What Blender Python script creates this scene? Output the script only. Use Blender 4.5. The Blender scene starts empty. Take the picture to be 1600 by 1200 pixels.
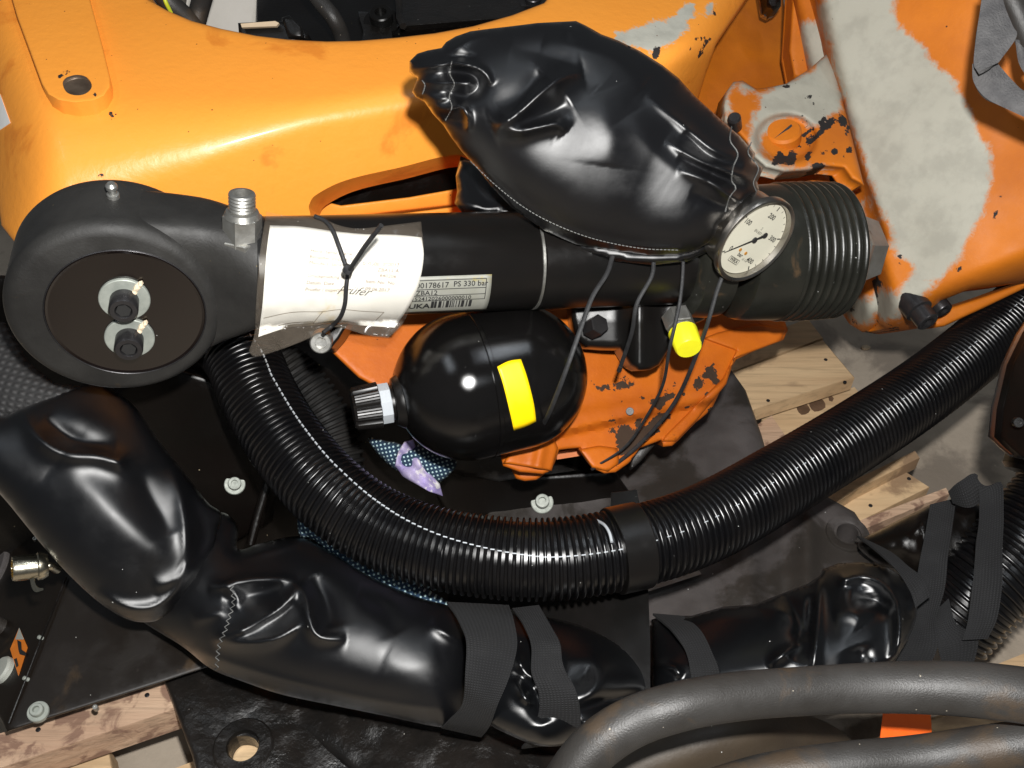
import bpy, bmesh, math, random
import numpy as np
from mathutils import Vector
from mathutils.geometry import delaunay_2d_cdt
rng = np.random.RandomState(7); random.seed(7)
sc = bpy.context.scene
# ---------------------------------------------------------------- camera
H = 0.95; F0 = 1555.0
cam = bpy.data.objects.new('camera', bpy.data.cameras.new('camera'))
sc.collection.objects.link(cam); sc.camera = cam
cam.location = (0, 0, H); cam.rotation_euler = (math.radians(45), 0, 0)
cam.data.sensor_width = 36; cam.data.lens = 35.0; cam.data.clip_end = 100; cam.data.clip_start = .02
S2 = math.sqrt(.5)
Cc = np.array([0, 0, H]); Rr = np.array([1., 0, 0]); Uu = np.array([0, S2, S2]); Ff = np.array([0, S2, -S2])
# ---------------------------------------------------------------- light: a camera flash and the dim hall
w = bpy.data.worlds.new('World'); sc.world = w; w.use_nodes = True
w.node_tree.nodes['Background'].inputs[0].default_value = (.86, .93, 1.0, 1)
w.node_tree.nodes['Background'].inputs[1].default_value = .065
def lamp(name, kind, loc, energy, size, col=(1, 1, 1), aim=None, sy=None):
    l = bpy.data.lights.new(name, kind); o = bpy.data.objects.new(name, l); sc.collection.objects.link(o)
    o.location = loc; l.energy = energy; l.color = col
    if kind == 'AREA':
        l.size = size
        if sy: l.shape = 'RECTANGLE'; l.size_y = sy
        d = Vector(aim) - Vector(loc); o.rotation_euler = d.to_track_quat('-Z', 'Y').to_euler()
    else: l.shadow_soft_size = size
    return o
fl = Cc + .03*Rr + .085*Uu - .01*Ff
lamp('camera_flash', 'POINT', tuple(fl), 50, .014, (1, .985, .96))
lamp('hall_tube', 'AREA', (-1.5, .1, 3.6), 9, 1.4, (.86, .93, 1), (0, .6, .4), .16)
lamp('hall_tube', 'AREA', (1.0, .9, 3.8), 12, 1.4, (.86, .93, 1), (0, .6, .4), .16)
lamp('hall_tube', 'AREA', (.6, -1.6, 3.0), 6, 1.4, (.9, .95, 1), (0, .6, .4), .16)
sc.view_settings.view_transform = 'Standard'; sc.view_settings.look = 'None'
sc.view_settings.exposure = 0; sc.view_settings.gamma = 1
# ---------------------------------------------------------------- geometry of the place
def W(px, py, d):
    px = np.asarray(px, float); py = np.asarray(py, float); d = np.asarray(d, float)
    x = (px-800)/F0*d; y = (600-py)/F0*d
    return Cc + x[..., None]*Rr + y[..., None]*Uu + d[..., None]*Ff
def V(r, u, d):
    v = r*Rr + u*Uu + d*Ff
    return v/np.linalg.norm(v)
def plane3(a, b, c):
    pts = [np.array([(p[0]-800)/F0*p[2], (600-p[1])/F0*p[2], p[2]]) for p in (a, b, c)]
    n = np.cross(pts[1]-pts[0], pts[2]-pts[0]); k = n.dot(pts[0])
    def f(px, py):
        px = np.asarray(px, float); py = np.asarray(py, float)
        return k/(n[0]*(px-800)/F0 + n[1]*(600-py)/F0 + n[2])
    nn = n/np.linalg.norm(n)
    if nn[2] > 0: nn = -nn
    f.n = nn[0]*Rr+nn[1]*Uu+nn[2]*Ff
    return f
def level(z):      # depth of a horizontal sheet at height z
    return lambda px, py: (H-z)/(S2*(1-(600-np.asarray(py, float))/F0)) + 0*np.asarray(px, float)
def const(v): return lambda px, py: v + 0*np.asarray(px, float)
def smax(a, b, k):
    h = np.maximum(k-np.abs(a-b), 0)/k; return np.maximum(a, b)+h*h*k*.25
def smin(a, b, k):
    h = np.maximum(k-np.abs(a-b), 0)/k; return np.minimum(a, b)-h*h*k*.25
def catmull(P, n=8, closed=False):
    P = np.asarray(P, float); N = len(P); out = []
    rngi = range(N) if closed else range(N-1)
    for i in rngi:
        if closed: p0, p1, p2, p3 = P[i-1], P[i], P[(i+1) % N], P[(i+2) % N]
        else: p1, p2 = P[i], P[i+1]; p0 = P[i-1] if i else 2*p1-p2; p3 = P[i+2] if i+2 < N else 2*p2-p1
        for j in range(n):
            t = j/n; out.append(.5*((2*p1)+(-p0+p2)*t+(2*p0-5*p1+4*p2-p3)*t*t+(-p0+3*p1-3*p2+p3)*t**3))
    if not closed: out.append(P[-1])
    return np.array(out)
def resample(P, step=None, n=None, closed=False):
    P = np.asarray(P, float)
    if closed: P = np.vstack([P, P[:1]])
    L = np.r_[0, np.cumsum(np.linalg.norm(np.diff(P, axis=0), axis=1))]
    if n is None: n = max(3, int(round(L[-1]/step)))
    s = np.linspace(0, L[-1], n+1)
    out = np.stack([np.interp(s, L, P[:, k]) for k in range(P.shape[1])], 1)
    return out[:-1] if closed else out
def inside(p, poly):
    x, y = p[:, 0], p[:, 1]; r = np.zeros(len(p), bool); n = len(poly)
    for i in range(n):
        x1, y1 = poly[i]; x2, y2 = poly[(i+1) % n]
        if y1 == y2: continue
        c = ((y1 > y) != (y2 > y)) & (x < (x2-x1)*(y-y1)/(y2-y1)+x1); r ^= c
    return r
def dist_line(p, L, closed=False):
    best = np.full(len(p), 1e9); par = np.zeros(len(p)); n = len(L); m = n if closed else n-1
    for i in range(m):
        a = L[i]; b = L[(i+1) % n]; ab = b-a; q = max(ab.dot(ab), 1e-9)
        t = np.clip(((p-a)@ab)/q, 0, 1); d = np.hypot(*(p-a-t[:, None]*ab).T)
        k = d < best; best[k] = d[k]; par[k] = (i+t[k])/m
    return best, par
def sdist(p, poly): d, _ = dist_line(p, poly, True); return np.where(inside(p, poly), d, -d)
_g = rng.rand(8, 128, 128)
def vn(x, y, scale, seed=0):
    x = np.asarray(x, float)/scale+37.3; y = np.asarray(y, float)/scale+11.7; g = _g[seed % 8]
    xi = np.floor(x).astype(int); yi = np.floor(y).astype(int); fx = x-xi; fy = y-yi
    fx = fx*fx*(3-2*fx); fy = fy*fy*(3-2*fy); a = lambda i, j: g[(xi+i) % 128, (yi+j) % 128]
    return (a(0, 0)*(1-fx)+a(1, 0)*fx)*(1-fy)+(a(0, 1)*(1-fx)+a(1, 1)*fx)*fy-.5
# ---------------------------------------------------------------- object helpers
def root_of(o):
    while o.parent: o = o.parent
    return o
def mk(name, v, f, mat, parent=None, smooth=True, attrs=None, uv=None, sharp=None, kind=None):
    v = np.asarray(v, float); me = bpy.data.meshes.new(name)
    off = np.array(root_of(parent).location) if parent else np.zeros(3)
    me.from_pydata((v-off).tolist(), [], [list(map(int, q)) for q in f])
    me.materials.append(mat)
    if smooth: me.polygons.foreach_set('use_smooth', [True]*len(me.polygons))
    if sharp: me.set_sharp_from_angle(angle=math.radians(sharp))
    for k, a in (attrs or {}).items():
        at = me.attributes.new(k, 'FLOAT', 'POINT'); at.data.foreach_set('value', np.asarray(a, np.float32))
    if uv is not None:
        ul = me.uv_layers.new(name='UVMap'); li = np.zeros(len(me.loops), np.int32); me.loops.foreach_get('vertex_index', li)
        ul.data.foreach_set('uv', np.asarray(uv, np.float32)[li].ravel())
    if len(f) > 20:
        bm = bmesh.new(); bm.from_mesh(me); bmesh.ops.recalc_face_normals(bm, faces=bm.faces); bm.to_mesh(me); bm.free()
    me.update(); o = bpy.data.objects.new(name, me); sc.collection.objects.link(o)
    if parent: o.parent = parent
    if kind: o['kind'] = kind
    return o
def tag(o, label, cat, group=None):
    o['label'] = label; o['category'] = cat
    if group: o['group'] = group
    return o
def thing(name, label, cat, loc, group=None):
    o = bpy.data.objects.new(name, None); sc.collection.objects.link(o); o.location = tuple(loc); o.empty_display_size = .02
    return tag(o, label, cat, group)
class MB:
    def __init__(s): s.v = []; s.f = []; s.n = 0
    def add(s, v, f):
        v = np.asarray(v, float); s.v.append(v); s.f += [[i+s.n for i in q] for q in f]; s.n += len(v); return s
    def build(s, name, mat, parent=None, **k): return mk(name, np.vstack(s.v), s.f, mat, parent, **k)
def basis(ax, up=None):
    ax = np.asarray(ax, float)/np.linalg.norm(ax); up = np.array([0, 0, 1.]) if up is None else np.asarray(up, float)
    if abs(ax.dot(up)) > .98: up = np.array([0, 1., 0])
    a = np.cross(up, ax); a /= np.linalg.norm(a); return ax, a, np.cross(ax, a)
def lathe(prof, O, ax, seg=48, up=None, phase=0, rfn=None, cap=True):
    ax, a, b = basis(ax, up); v = []; f = []; O = np.asarray(O, float)
    th = np.arange(seg)/seg*2*math.pi+phase
    for s, r in prof:
        rr = r*(rfn(th) if rfn else 1)*np.ones(seg)
        v.append(O+s*ax+rr[:, None]*(np.cos(th)[:, None]*a+np.sin(th)[:, None]*b))
    v = np.vstack(v); n = len(prof)
    for i in range(n-1):
        for j in range(seg): k = (j+1) % seg; f.append([i*seg+j, i*seg+k, (i+1)*seg+k, (i+1)*seg+j])
    if cap and prof[0][1] > 1e-5: f.append(list(range(seg))[::-1])
    if cap and prof[-1][1] > 1e-5: f.append([(n-1)*seg+j for j in range(seg)])
    return v, f
def lobj(name, prof, O, ax, mat, parent, seg=48, sharp=32, **k):
    v, f = lathe(prof, O, ax, seg, **k); return mk(name, v, f, mat, parent, sharp=sharp)
def frames(P):
    P = np.asarray(P); T = np.gradient(P, axis=0); T /= np.linalg.norm(T, axis=1)[:, None]
    n = np.cross(T[0], [0, 0, 1.]);
    if np.linalg.norm(n) < .1: n = np.cross(T[0], [0, 1., 0])
    n /= np.linalg.norm(n); N = []
    for t in T: n = n-t*n.dot(t); n /= np.linalg.norm(n); N.append(n.copy())
    N = np.array(N); return T, N, np.cross(T, N)
def sweep(P, r, seg=16, cap=True, ell=None):
    P = np.asarray(P, float); T, N, B = frames(P); r = np.ones(len(P))*np.asarray(r, float)
    th = np.arange(seg)/seg*2*math.pi; c, s = np.cos(th), np.sin(th)
    e = 1 if ell is None else ell
    v = (P[:, None]+r[:, None, None]*(c[None, :, None]*N[:, None]+e*s[None, :, None]*B[:, None])).reshape(-1, 3); f = []
    for i in range(len(P)-1):
        for j in range(seg): k = (j+1) % seg; f.append([i*seg+j, i*seg+k, (i+1)*seg+k, (i+1)*seg+j])
    if cap: f.append(list(range(seg))[::-1]); f.append([(len(P)-1)*seg+j for j in range(seg)])
    return v, f
def path(pts, n=8):   # pts (px,py,d) -> smooth world polyline
    q = catmull(pts, n); return W(q[:, 0], q[:, 1], q[:, 2])
def tube(name, pts, r, mat, parent=None, seg=16, n=8):
    P = path(pts, n)
    rr = r if np.isscalar(r) else np.interp(np.linspace(0, 1, len(P)), np.linspace(0, 1, len(r)), r)
    v, f = sweep(P, rr, seg); return mk(name, v, f, mat, parent, sharp=60)
def quadgrid(nx, ny, off=0): return [[off+j*(nx+1)+i, off+j*(nx+1)+i+1, off+(j+1)*(nx+1)+i+1, off+(j+1)*(nx+1)+i] for j in range(ny) for i in range(nx)]
def slab(G, th, nx, ny, back=None):
    """closed sheet from a grid of world points (ny+1, nx+1, 3)"""
    G = G.reshape(ny+1, nx+1, 3); du = np.gradient(G, axis=1); dv = np.gradient(G, axis=0)
    N = np.cross(du, dv); N /= (np.linalg.norm(N, axis=2)[..., None]+1e-12)
    s = np.sign(((Cc-G)*N).sum()); N = N*s
    Bk = G-N*th if back is None else G+np.asarray(back)*th
    v = np.vstack([G.reshape(-1, 3), Bk.reshape(-1, 3)]); n = (nx+1)*(ny+1)
    f = quadgrid(nx, ny)+[q[::-1] for q in quadgrid(nx, ny, n)]
    ring = [i for i in range(nx)]+[j*(nx+1)+nx for j in range(ny)]+[ny*(nx+1)+i for i in range(nx, 0, -1)]+[j*(nx+1) for j in range(ny, 0, -1)]
    for i in range(len(ring)): a, b = ring[i], ring[(i+1) % len(ring)]; f.append([b, a, a+n, b+n])
    return v, f
def ruled(name, A, B, mat, parent=None, th=.0015, nx=6, n=8, crown=0, wob=0, vs=.02):
    """strap: two edge polylines in (px,py,d)"""
    a = resample(catmull(A, n), n=n*max(len(A), len(B))); b = resample(catmull(B, n), n=len(a)-1)
    ny = len(a)-1; t = np.linspace(0, 1, nx+1)
    g = a[:, None]*(1-t)[None, :, None]+b[:, None]*t[None, :, None]
    g[..., 2] -= crown*(4*t*(1-t))[None, :]
    if wob: g[..., 2] += wob*vn(g[..., 0], g[..., 1], 22, 3)
    G = W(g[..., 0], g[..., 1], g[..., 2]); v, f = slab(G, th, nx, ny)
    L = np.r_[0, np.cumsum(np.linalg.norm(np.diff(G[:, nx//2], axis=0), axis=1))]; wd = np.linalg.norm(G[:, 0]-G[:, -1], axis=1).mean()
    uv = np.stack(np.broadcast_arrays(L[:, None], t[None]*wd), -1).reshape(-1, 2); uv = np.vstack([uv, uv])
    return mk(name, v, f, mat, parent, uv=uv, sharp=50)
def tri(outline, step, holes=(), keep=.55, rings=()):
    extra = []
    for dd in rings:
        for L in [outline]+list(holes):
            q = densify(np.asarray(L), step*.7); tg = np.roll(q, -1, 0)-np.roll(q, 1, 0); tg /= np.linalg.norm(tg, axis=1)[:, None]+1e-9
            for sg in (1, -1):
                c_ = q+sg*dd*np.stack([-tg[:, 1], tg[:, 0]], 1); s_ = sdist(c_, outline)
                for h in holes: s_ = np.minimum(s_, -sdist(c_, h))
                extra.append(c_[s_ > dd*.93])
    loops = [outline]+list(holes); pts = []; edges = []
    for L in loops:
        n0 = len(pts); pts += [tuple(p) for p in L]; edges += [(n0+i, n0+(i+1) % len(L)) for i in range(len(L))]
    mn = outline.min(0); mx = outline.max(0)
    gx, gy = np.meshgrid(np.arange(mn[0], mx[0], step), np.arange(mn[1], mx[1], step*.87)); gx = gx.copy(); gx[1::2] += step/2
    g = np.stack([gx.ravel(), gy.ravel()], 1); s = sdist(g, outline)
    for h in holes: s = np.minimum(s, -sdist(g, h))
    g = g[s > max(step*keep, (max(rings)+step*.4) if len(rings) else 0)]; pts += [tuple(p) for p in g]
    for e_ in extra: pts += [tuple(p) for p in e_]
    r = delaunay_2d_cdt([Vector(p) for p in pts], edges, [], 0, 1e-4)
    vs = np.array([tuple(p) for p in r[0]]); fs = np.array([list(t) for t in r[2]]); c = vs[fs].mean(1)
    k = inside(c, outline)
    for h in holes: k &= ~inside(c, h)
    return vs, fs[k]
def bound(fs):
    from collections import Counter
    c = Counter(); d = {}
    for t in fs:
        for i in range(3): a, b = int(t[i]), int(t[(i+1) % 3]); c[(min(a, b), max(a, b))] += 1; d[(min(a, b), max(a, b))] = (a, b)
    return [d[k] for k, n in c.items() if n == 1]
def attr_field(p, polys, soft=12, rag=6):
    a = np.full(len(p), -1e3)
    for q in polys: a = np.maximum(a, sdist(p, catmull(q, 4, True)))
    a = a+rag*vn(p[:, 0], p[:, 1], 11, 2)
    return np.clip(.5+a/(2*soft), 0, 1)
def relief(name, outline, dfn, mat, parent=None, th=.02, er=0, rnd=.006, holes=(), step=8, wear=None, grime=None, back=None, curved=False, sharp=45, noise=0, kind=None):
    o = catmull(outline, 6, True) if curved else np.asarray(outline, float); o = resample(o, step, closed=True) if curved else densify(o, step)
    hs = [resample(catmull(h, 6, True), max(3, step*.6), closed=True) for h in holes]
    vs, fs = tri(o, step, hs, rings=(er*.18, er*.5, er*.98) if er else ()); d = dfn(vs[:, 0], vs[:, 1])
    if er:
        s = np.maximum(sdist(vs, o), 0); t = 1-np.minimum(s/er, 1); d = d+rnd*(1-np.sqrt(np.maximum(1-t*t, 0)))
    if noise: d = d+noise*vn(vs[:, 0], vs[:, 1], 40, 1)+noise*.4*vn(vs[:, 0], vs[:, 1], 13, 4)
    G = W(vs[:, 0], vs[:, 1], d); bd = Ff if back is None else np.asarray(back, float); n = len(G)
    v = np.vstack([G, G+bd*th]); f = [list(t) for t in fs]+[[t[2]+n, t[1]+n, t[0]+n] for t in fs]+[[b, a, a+n, b+n] for a, b in bound(fs)]
    at = {}
    if wear: x = attr_field(vs, wear, 24, 9); at['wear'] = np.r_[x, x]
    if grime: x = attr_field(vs, grime, 8, 10); at['grime'] = np.r_[x, x]
    return mk(name, v, f, mat, parent, attrs=at, sharp=sharp, kind=kind)
def densify(P, step):
    out = []
    for i in range(len(P)):
        a, b = P[i], P[(i+1) % len(P)]; m = max(1, int(np.hypot(*(b-a))/step))
        out += [a+(b-a)*j/m for j in range(m)]
    return np.array(out)
WS = 1.35
def ridgefield(px, py, R):
    p = np.stack([px, py], 1); z = np.zeros(len(p))
    for r in R:
        L = catmull(r[0], 5) if len(r[0]) > 2 else np.asarray(r[0], float)
        d, t = dist_line(p, L); mode = r[3] if len(r) > 3 else 's'
        if mode == 's': tp = np.sin(np.pi*np.clip(t, 0, 1))**.6
        elif mode == 'a': tp = np.clip((1-t)*3, 0, 1)
        elif mode == 'b': tp = np.clip(t*3, 0, 1)
        else: tp = 1
        w_ = r[1]*1.15; z += r[2]*1.1*np.exp(-1.25*(np.sqrt(d*d+(.35*w_)**2)-.35*w_)/w_)*np.exp(-(d/(w_*2.6))**2)*tp
    return z
def puffy(name, outline, base, T, mat, parent=None, ridges=(), step=5, p=.5, backT=.4, noise=0, curved=True, flat=1e9, sharpm=None, wear=None):
    o = resample(catmull(outline, 6, True), step, closed=True) if curved else densify(np.asarray(outline, float), step)
    g = 5.0; mn = o.min(0)-2*g; mx = o.max(0)+2*g; xs = np.arange(mn[0], mx[0]+g, g); ys = np.arange(mn[1], mx[1]+g, g)
    X, Y = np.meshgrid(xs, ys); m = inside(np.stack([X.ravel(), Y.ravel()], 1), o).reshape(X.shape)
    h = np.zeros(X.shape)
    for _ in range(1400):
        h[1:-1, 1:-1] = np.where(m[1:-1, 1:-1], .25*(h[:-2, 1:-1]+h[2:, 1:-1]+h[1:-1, :-2]+h[1:-1, 2:]+1), 0)
    h = h/h.max()
    def hn(px, py):
        fx = np.clip((px-xs[0])/g, 0, len(xs)-1.001); fy = np.clip((py-ys[0])/g, 0, len(ys)-1.001); i = fx.astype(int); j = fy.astype(int); a = fx-i; b = fy-j
        q = (h[j, i]*(1-a)+h[j, i+1]*a)*(1-b)+(h[j+1, i]*(1-a)+h[j+1, i+1]*a)*b
        return np.maximum(q, 0)**p
    def surf(px, py):
        px = np.asarray(px, float).ravel(); py = np.asarray(py, float).ravel(); q = hn(px, py)
        z = T*np.minimum(q, flat)
        e = np.clip(q*2.5, 0, 1); rr = ridgefield(px, py, ridges)
        if noise: rr = rr+noise*vn(px, py, 60, 5)+noise*.5*vn(px, py, 24, 6)+noise*.15*vn(px, py, 9, 1)
        return base(px, py)-z-rr*e
    vs, fs = tri(o, step); sd = np.abs(sdist(vs, o)); bd = sd < .3
    df = surf(vs[:, 0], vs[:, 1]); db = base(vs[:, 0], vs[:, 1])+backT*T*hn(vs[:, 0], vs[:, 1])
    df[bd] = db[bd] = base(vs[bd, 0], vs[bd, 1])
    A = W(vs[:, 0], vs[:, 1], df); n = len(A); ib = np.where(~bd)[0]; mp = np.arange(n); mp[ib] = n+np.arange(len(ib))
    v = np.vstack([A, W(vs[ib, 0], vs[ib, 1], db[ib])]); f = [list(t) for t in fs]+[[mp[t[2]], mp[t[1]], mp[t[0]]] for t in fs]
    ob = mk(name, v, f, mat, parent); return ob, surf
def coons(top, bot, left, right, dfn):
    T_, B_, L_, R_ = [resample(catmull(q, 8), n=60) for q in (top, bot, left, right)]
    ip = lambda C, t: np.stack([np.interp(t, np.linspace(0, 1, len(C)), C[:, k]) for k in (0, 1)], -1)
    def xy(u, v):
        u = np.asarray(u, float); v = np.asarray(v, float); e = lambda a: a[..., None]
        c = (1-e(v))*ip(T_, u)+e(v)*ip(B_, u)+(1-e(u))*ip(L_, v)+e(u)*ip(R_, v)
        return c-((1-e(u))*(1-e(v))*T_[0]+e(u)*(1-e(v))*T_[-1]+(1-e(u))*e(v)*B_[0]+e(u)*e(v)*B_[-1])
    def E(u, v, lift=0):
        q = xy(u, v); return W(q[..., 0], q[..., 1], dfn(q[..., 0], q[..., 1])-lift)
    return E
def sheet(name, E, mat, parent, nx=30, ny=20, th=.0004, lift=0, **k):
    u, v = np.meshgrid(np.linspace(0, 1, nx+1), np.linspace(0, 1, ny+1)); G = E(u, v, lift)
    vv, f = slab(G, th, nx, ny); uv = np.stack([u.ravel(), v.ravel()], 1); return mk(name, vv, f, mat, parent, uv=np.vstack([uv, uv]), **k)
def text(name, s, fn, size, mat, parent=None, align='LEFT', shear=0, bold=0, th=.0):
    cu = bpy.data.curves.new('t', 'FONT'); cu.body = s; cu.size = 1; cu.align_x = align; cu.shear = shear; cu.resolution_u = 2; cu.offset = bold
    o = bpy.data.objects.new('t', cu); sc.collection.objects.link(o); bpy.context.view_layer.update()
    me = bpy.data.meshes.new_from_object(o); bpy.data.objects.remove(o)
    v = np.array([tuple(q.co)[:2] for q in me.vertices]); f = [list(p.vertices) for p in me.polygons]
    bpy.data.meshes.remove(me)
    if not len(v): return None
    return mk(name, fn(v[:, 0]*size, v[:, 1]*size), f, mat, parent, smooth=False)
def box(c, ax, ay, az, sx, sy, sz, bev=0):
    c = np.asarray(c, float); v = np.array([c+i*sx/2*ax+j*sy/2*ay+k*sz/2*az for i in (-1, 1) for j in (-1, 1) for k in (-1, 1)])
    return v, [[0, 1, 3, 2], [4, 6, 7, 5], [0, 4, 5, 1], [2, 3, 7, 6], [0, 2, 6, 4], [1, 5, 7, 3]]
# ---------------------------------------------------------------- materials
def mat(name, col, rough=.5, metal=0., coatr=.12, coati=1.5, feather=None, beck=0, col2=None, ns=10, na=.5, bump=.15, bs=400, bd=.0006, r2=None, wear=None, grime=None, speck=0, speckc=(.5, .5, .48), sps=260, coat=0, spec=.5, stain=None, ss=14, st=.58, weave=0, grain=None, dots=None, trans=0):
    m = bpy.data.materials.new(name); m.use_nodes = True; nt = m.node_tree; N = nt.nodes; L = nt.links; B = N['Principled BSDF']
    def nd(t, **k):
        n = N.new(t)
        for a, b in k.items():
            if a.startswith('i_'): n.inputs[a[2:].replace('_', ' ')].default_value = b
            else: setattr(n, a, b)
        return n
    tc = nd('ShaderNodeTexCoord'); oc = tc.outputs['Object']
    if grain:
        mp = nd('ShaderNodeMapping'); L.new(oc, mp.inputs[0]); mp.inputs['Rotation'].default_value = (0, 0, grain); mp.inputs['Scale'].default_value = (.07, 1, 1); oc2 = mp.outputs[0]
    else: oc2 = oc
    def noise(scale, det=4, src=None, dist=0):
        n = nd('ShaderNodeTexNoise', i_Scale=scale, i_Detail=det, i_Roughness=.6, i_Distortion=dist); L.new(src or oc, n.inputs['Vector']); return n.outputs['Fac']
    def ramp(x, a, b):
        r = nd('ShaderNodeMapRange', interpolation_type='SMOOTHSTEP'); r.inputs[1].default_value = a; r.inputs[2].default_value = b; L.new(x, r.inputs[0]); return r.outputs[0]
    def mix(f, a, b):
        x = nd('ShaderNodeMix', data_type='RGBA'); L.new(f, x.inputs[0])
        for i, c in ((6, a), (7, b)):
            if isinstance(c, tuple): x.inputs[i].default_value = (*c, 1)
            else: L.new(c, x.inputs[i])
        return x.outputs[2]
    def mf(f, a, b):
        x = nd('ShaderNodeMix', data_type='FLOAT'); L.new(f, x.inputs[0])
        for i, c in ((2, a), (3, b)):
            if isinstance(c, (int, float)): x.inputs[i].default_value = c
            else: L.new(c, x.inputs[i])
        return x.outputs[0]
    def math_(op, a, b):
        x = nd('ShaderNodeMath', operation=op)
        for i, c in enumerate((a, b)):
            if isinstance(c, (int, float)): x.inputs[i].default_value = c
            else: L.new(c, x.inputs[i])
        return x.outputs[0]
    c2 = col2 or tuple(x*.75 for x in col)
    f0 = ramp(noise(ns, 6, oc2, .5 if grain else 0), .5-.5*na, .5+.5*na); C = mix(f0, tuple(col), tuple(c2))
    Rg = mf(ramp(noise(ns*2.3, 5), .35, .65), rough, r2 if r2 is not None else min(1, rough*1.25)); M = metal; hgt = None
    if grain:
        g2 = ramp(noise(160, 5, oc2), .45, .7); C = mix(math_('MULTIPLY', g2, .5), C, tuple(x*.45 for x in col))
    if stain:
        C = mix(math_('MULTIPLY', ramp(noise(ss, 8, None, .6), st, st+.1), .85), C, tuple(stain))
    if dots:
        vo = nd('ShaderNodeTexVoronoi', i_Scale=dots[0], i_Randomness=.0); L.new(tc.outputs['UV'], vo.inputs['Vector'])
        C = mix(ramp(vo.outputs['Distance'], dots[1], dots[1]*1.3), tuple(dots[2]), C)
    for nm, q, amp, rr in (('wear', wear, .75, .6), ('grime', grime, 1.3, .75)):
        if not q: continue
        a = nd('ShaderNodeAttribute', attribute_name=nm); n = noise(60 if nm == 'wear' else 90, 8, None, .4); n = math_('ADD', n, math_('MULTIPLY', math_('SUBTRACT', noise(260, 4, None, .8), .5), .5))
        s = math_('ADD', a.outputs['Fac'], math_('MULTIPLY', math_('SUBTRACT', n, .5), amp)); ok = math_('GREATER_THAN', a.outputs['Fac'], .02)
        k = math_('MULTIPLY', ramp(s, .47, .53) if nm == 'grime' else ramp(s, *(feather or (.42, .58))), ok); q2 = mix(ramp(noise(35, 6), .4, .65), tuple(q), tuple(x*(.84 if nm == 'wear' else .72) for x in q))
        C = mix(k, C, q2); Rg = mf(k, Rg, rr)
    if speck:
        vo = nd('ShaderNodeTexVoronoi', i_Scale=sps*2.6); L.new(oc, vo.inputs['Vector']); vc = nd('ShaderNodeSeparateColor'); L.new(vo.outputs['Color'], vc.inputs[0])
        k = math_('MULTIPLY', math_('LESS_THAN', vo.outputs['Distance'], math_('MULTIPLY', vc.outputs[1], .28)), math_('LESS_THAN', vc.outputs[0], speck*.22)); C = mix(k, C, tuple(speckc)); Rg = mf(k, Rg, .8)
    if isinstance(C, tuple): B.inputs['Base Color'].default_value = (*C, 1)
    else: L.new(C, B.inputs['Base Color'])
    L.new(Rg, B.inputs['Roughness']); B.inputs['Metallic'].default_value = metal; B.inputs['Specular IOR Level'].default_value = spec
    B.inputs['Coat Weight'].default_value = coat; B.inputs['Coat Roughness'].default_value = coatr; B.inputs['Coat IOR'].default_value = coati
    bp = nd('ShaderNodeBump', i_Strength=bump, i_Distance=bd)
    if weave:
        wv = []
        for dr in ('X', 'Y'):
            x = nd('ShaderNodeTexWave', bands_direction=dr, i_Scale=weave*(1 if dr == 'X' else .8), i_Distortion=.6); L.new(tc.outputs['UV'], x.inputs['Vector']); wv.append(x.outputs['Fac'])
        hh = math_('MULTIPLY', wv[0], wv[1]); L.new(hh, bp.inputs['Height'])
        C2 = mix(hh, tuple(x*.55 for x in col), tuple(x*1.5 for x in col)); L.new(C2, B.inputs['Base Color'])
    else: L.new(noise(bs, 6, oc2 if grain else None), bp.inputs['Height'])
    L.new(bp.outputs[0], B.inputs['Normal'])
    if beck:
        g = nd('ShaderNodeBsdfAnisotropic') if False else nd('ShaderNodeBsdfGlossy', distribution='BECKMANN'); fr = nd('ShaderNodeFresnel', i_IOR=beck); ms = nd('ShaderNodeMixShader')
        L.new(Rg, g.inputs['Roughness']); L.new(bp.outputs[0], g.inputs['Normal']); L.new(bp.outputs[0], fr.inputs['Normal']); B.inputs['Specular IOR Level'].default_value = 0
        L.new(fr.outputs[0], ms.inputs[0]); L.new(B.outputs[0], ms.inputs[1]); L.new(g.outputs[0], ms.inputs[2]); L.new(ms.outputs[0], N['Material Output'].inputs['Surface'])
    if trans: B.inputs['Transmission Weight'].default_value = trans
    return m
ORG = (.95, .355, .045)
PRI = (.50, .49, .42)
M = {}
M['orange'] = mat('orange_paint', ORG, .36, col2=(.93, .33, .038), ns=6, bump=.45, bs=110, bd=.0010, stain=(.76, .235, .025), ss=12, st=.57, wear=PRI, grime=(.022, .018, .018), coat=.08, speck=.06, speckc=(.12, .03, .01), sps=140)
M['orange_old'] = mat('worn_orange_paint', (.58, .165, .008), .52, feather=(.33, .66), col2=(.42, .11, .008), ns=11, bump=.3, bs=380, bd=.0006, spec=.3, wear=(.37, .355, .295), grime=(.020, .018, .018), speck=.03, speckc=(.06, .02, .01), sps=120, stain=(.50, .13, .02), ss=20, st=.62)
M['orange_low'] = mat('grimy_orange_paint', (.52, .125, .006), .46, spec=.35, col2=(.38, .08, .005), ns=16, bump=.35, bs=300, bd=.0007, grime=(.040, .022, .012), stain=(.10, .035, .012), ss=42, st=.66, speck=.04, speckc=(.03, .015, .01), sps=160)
M['vinyl'] = mat('black_vinyl', (.0045, .0047, .0054), .45, beck=1.85, col2=(.006, .006, .0068), ns=16, r2=.50, bump=.10, bs=650, bd=.0003, speck=.010, sps=150, spec=1.0)
M['vinyl2'] = mat('black_vinyl_glossy', (.0042, .0046, .0052), .37, beck=1.8, col2=(.004, .004, .0045), ns=12, r2=.38, bump=.08, bs=500, bd=.0003, speck=.016, sps=150, spec=.95)
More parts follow.
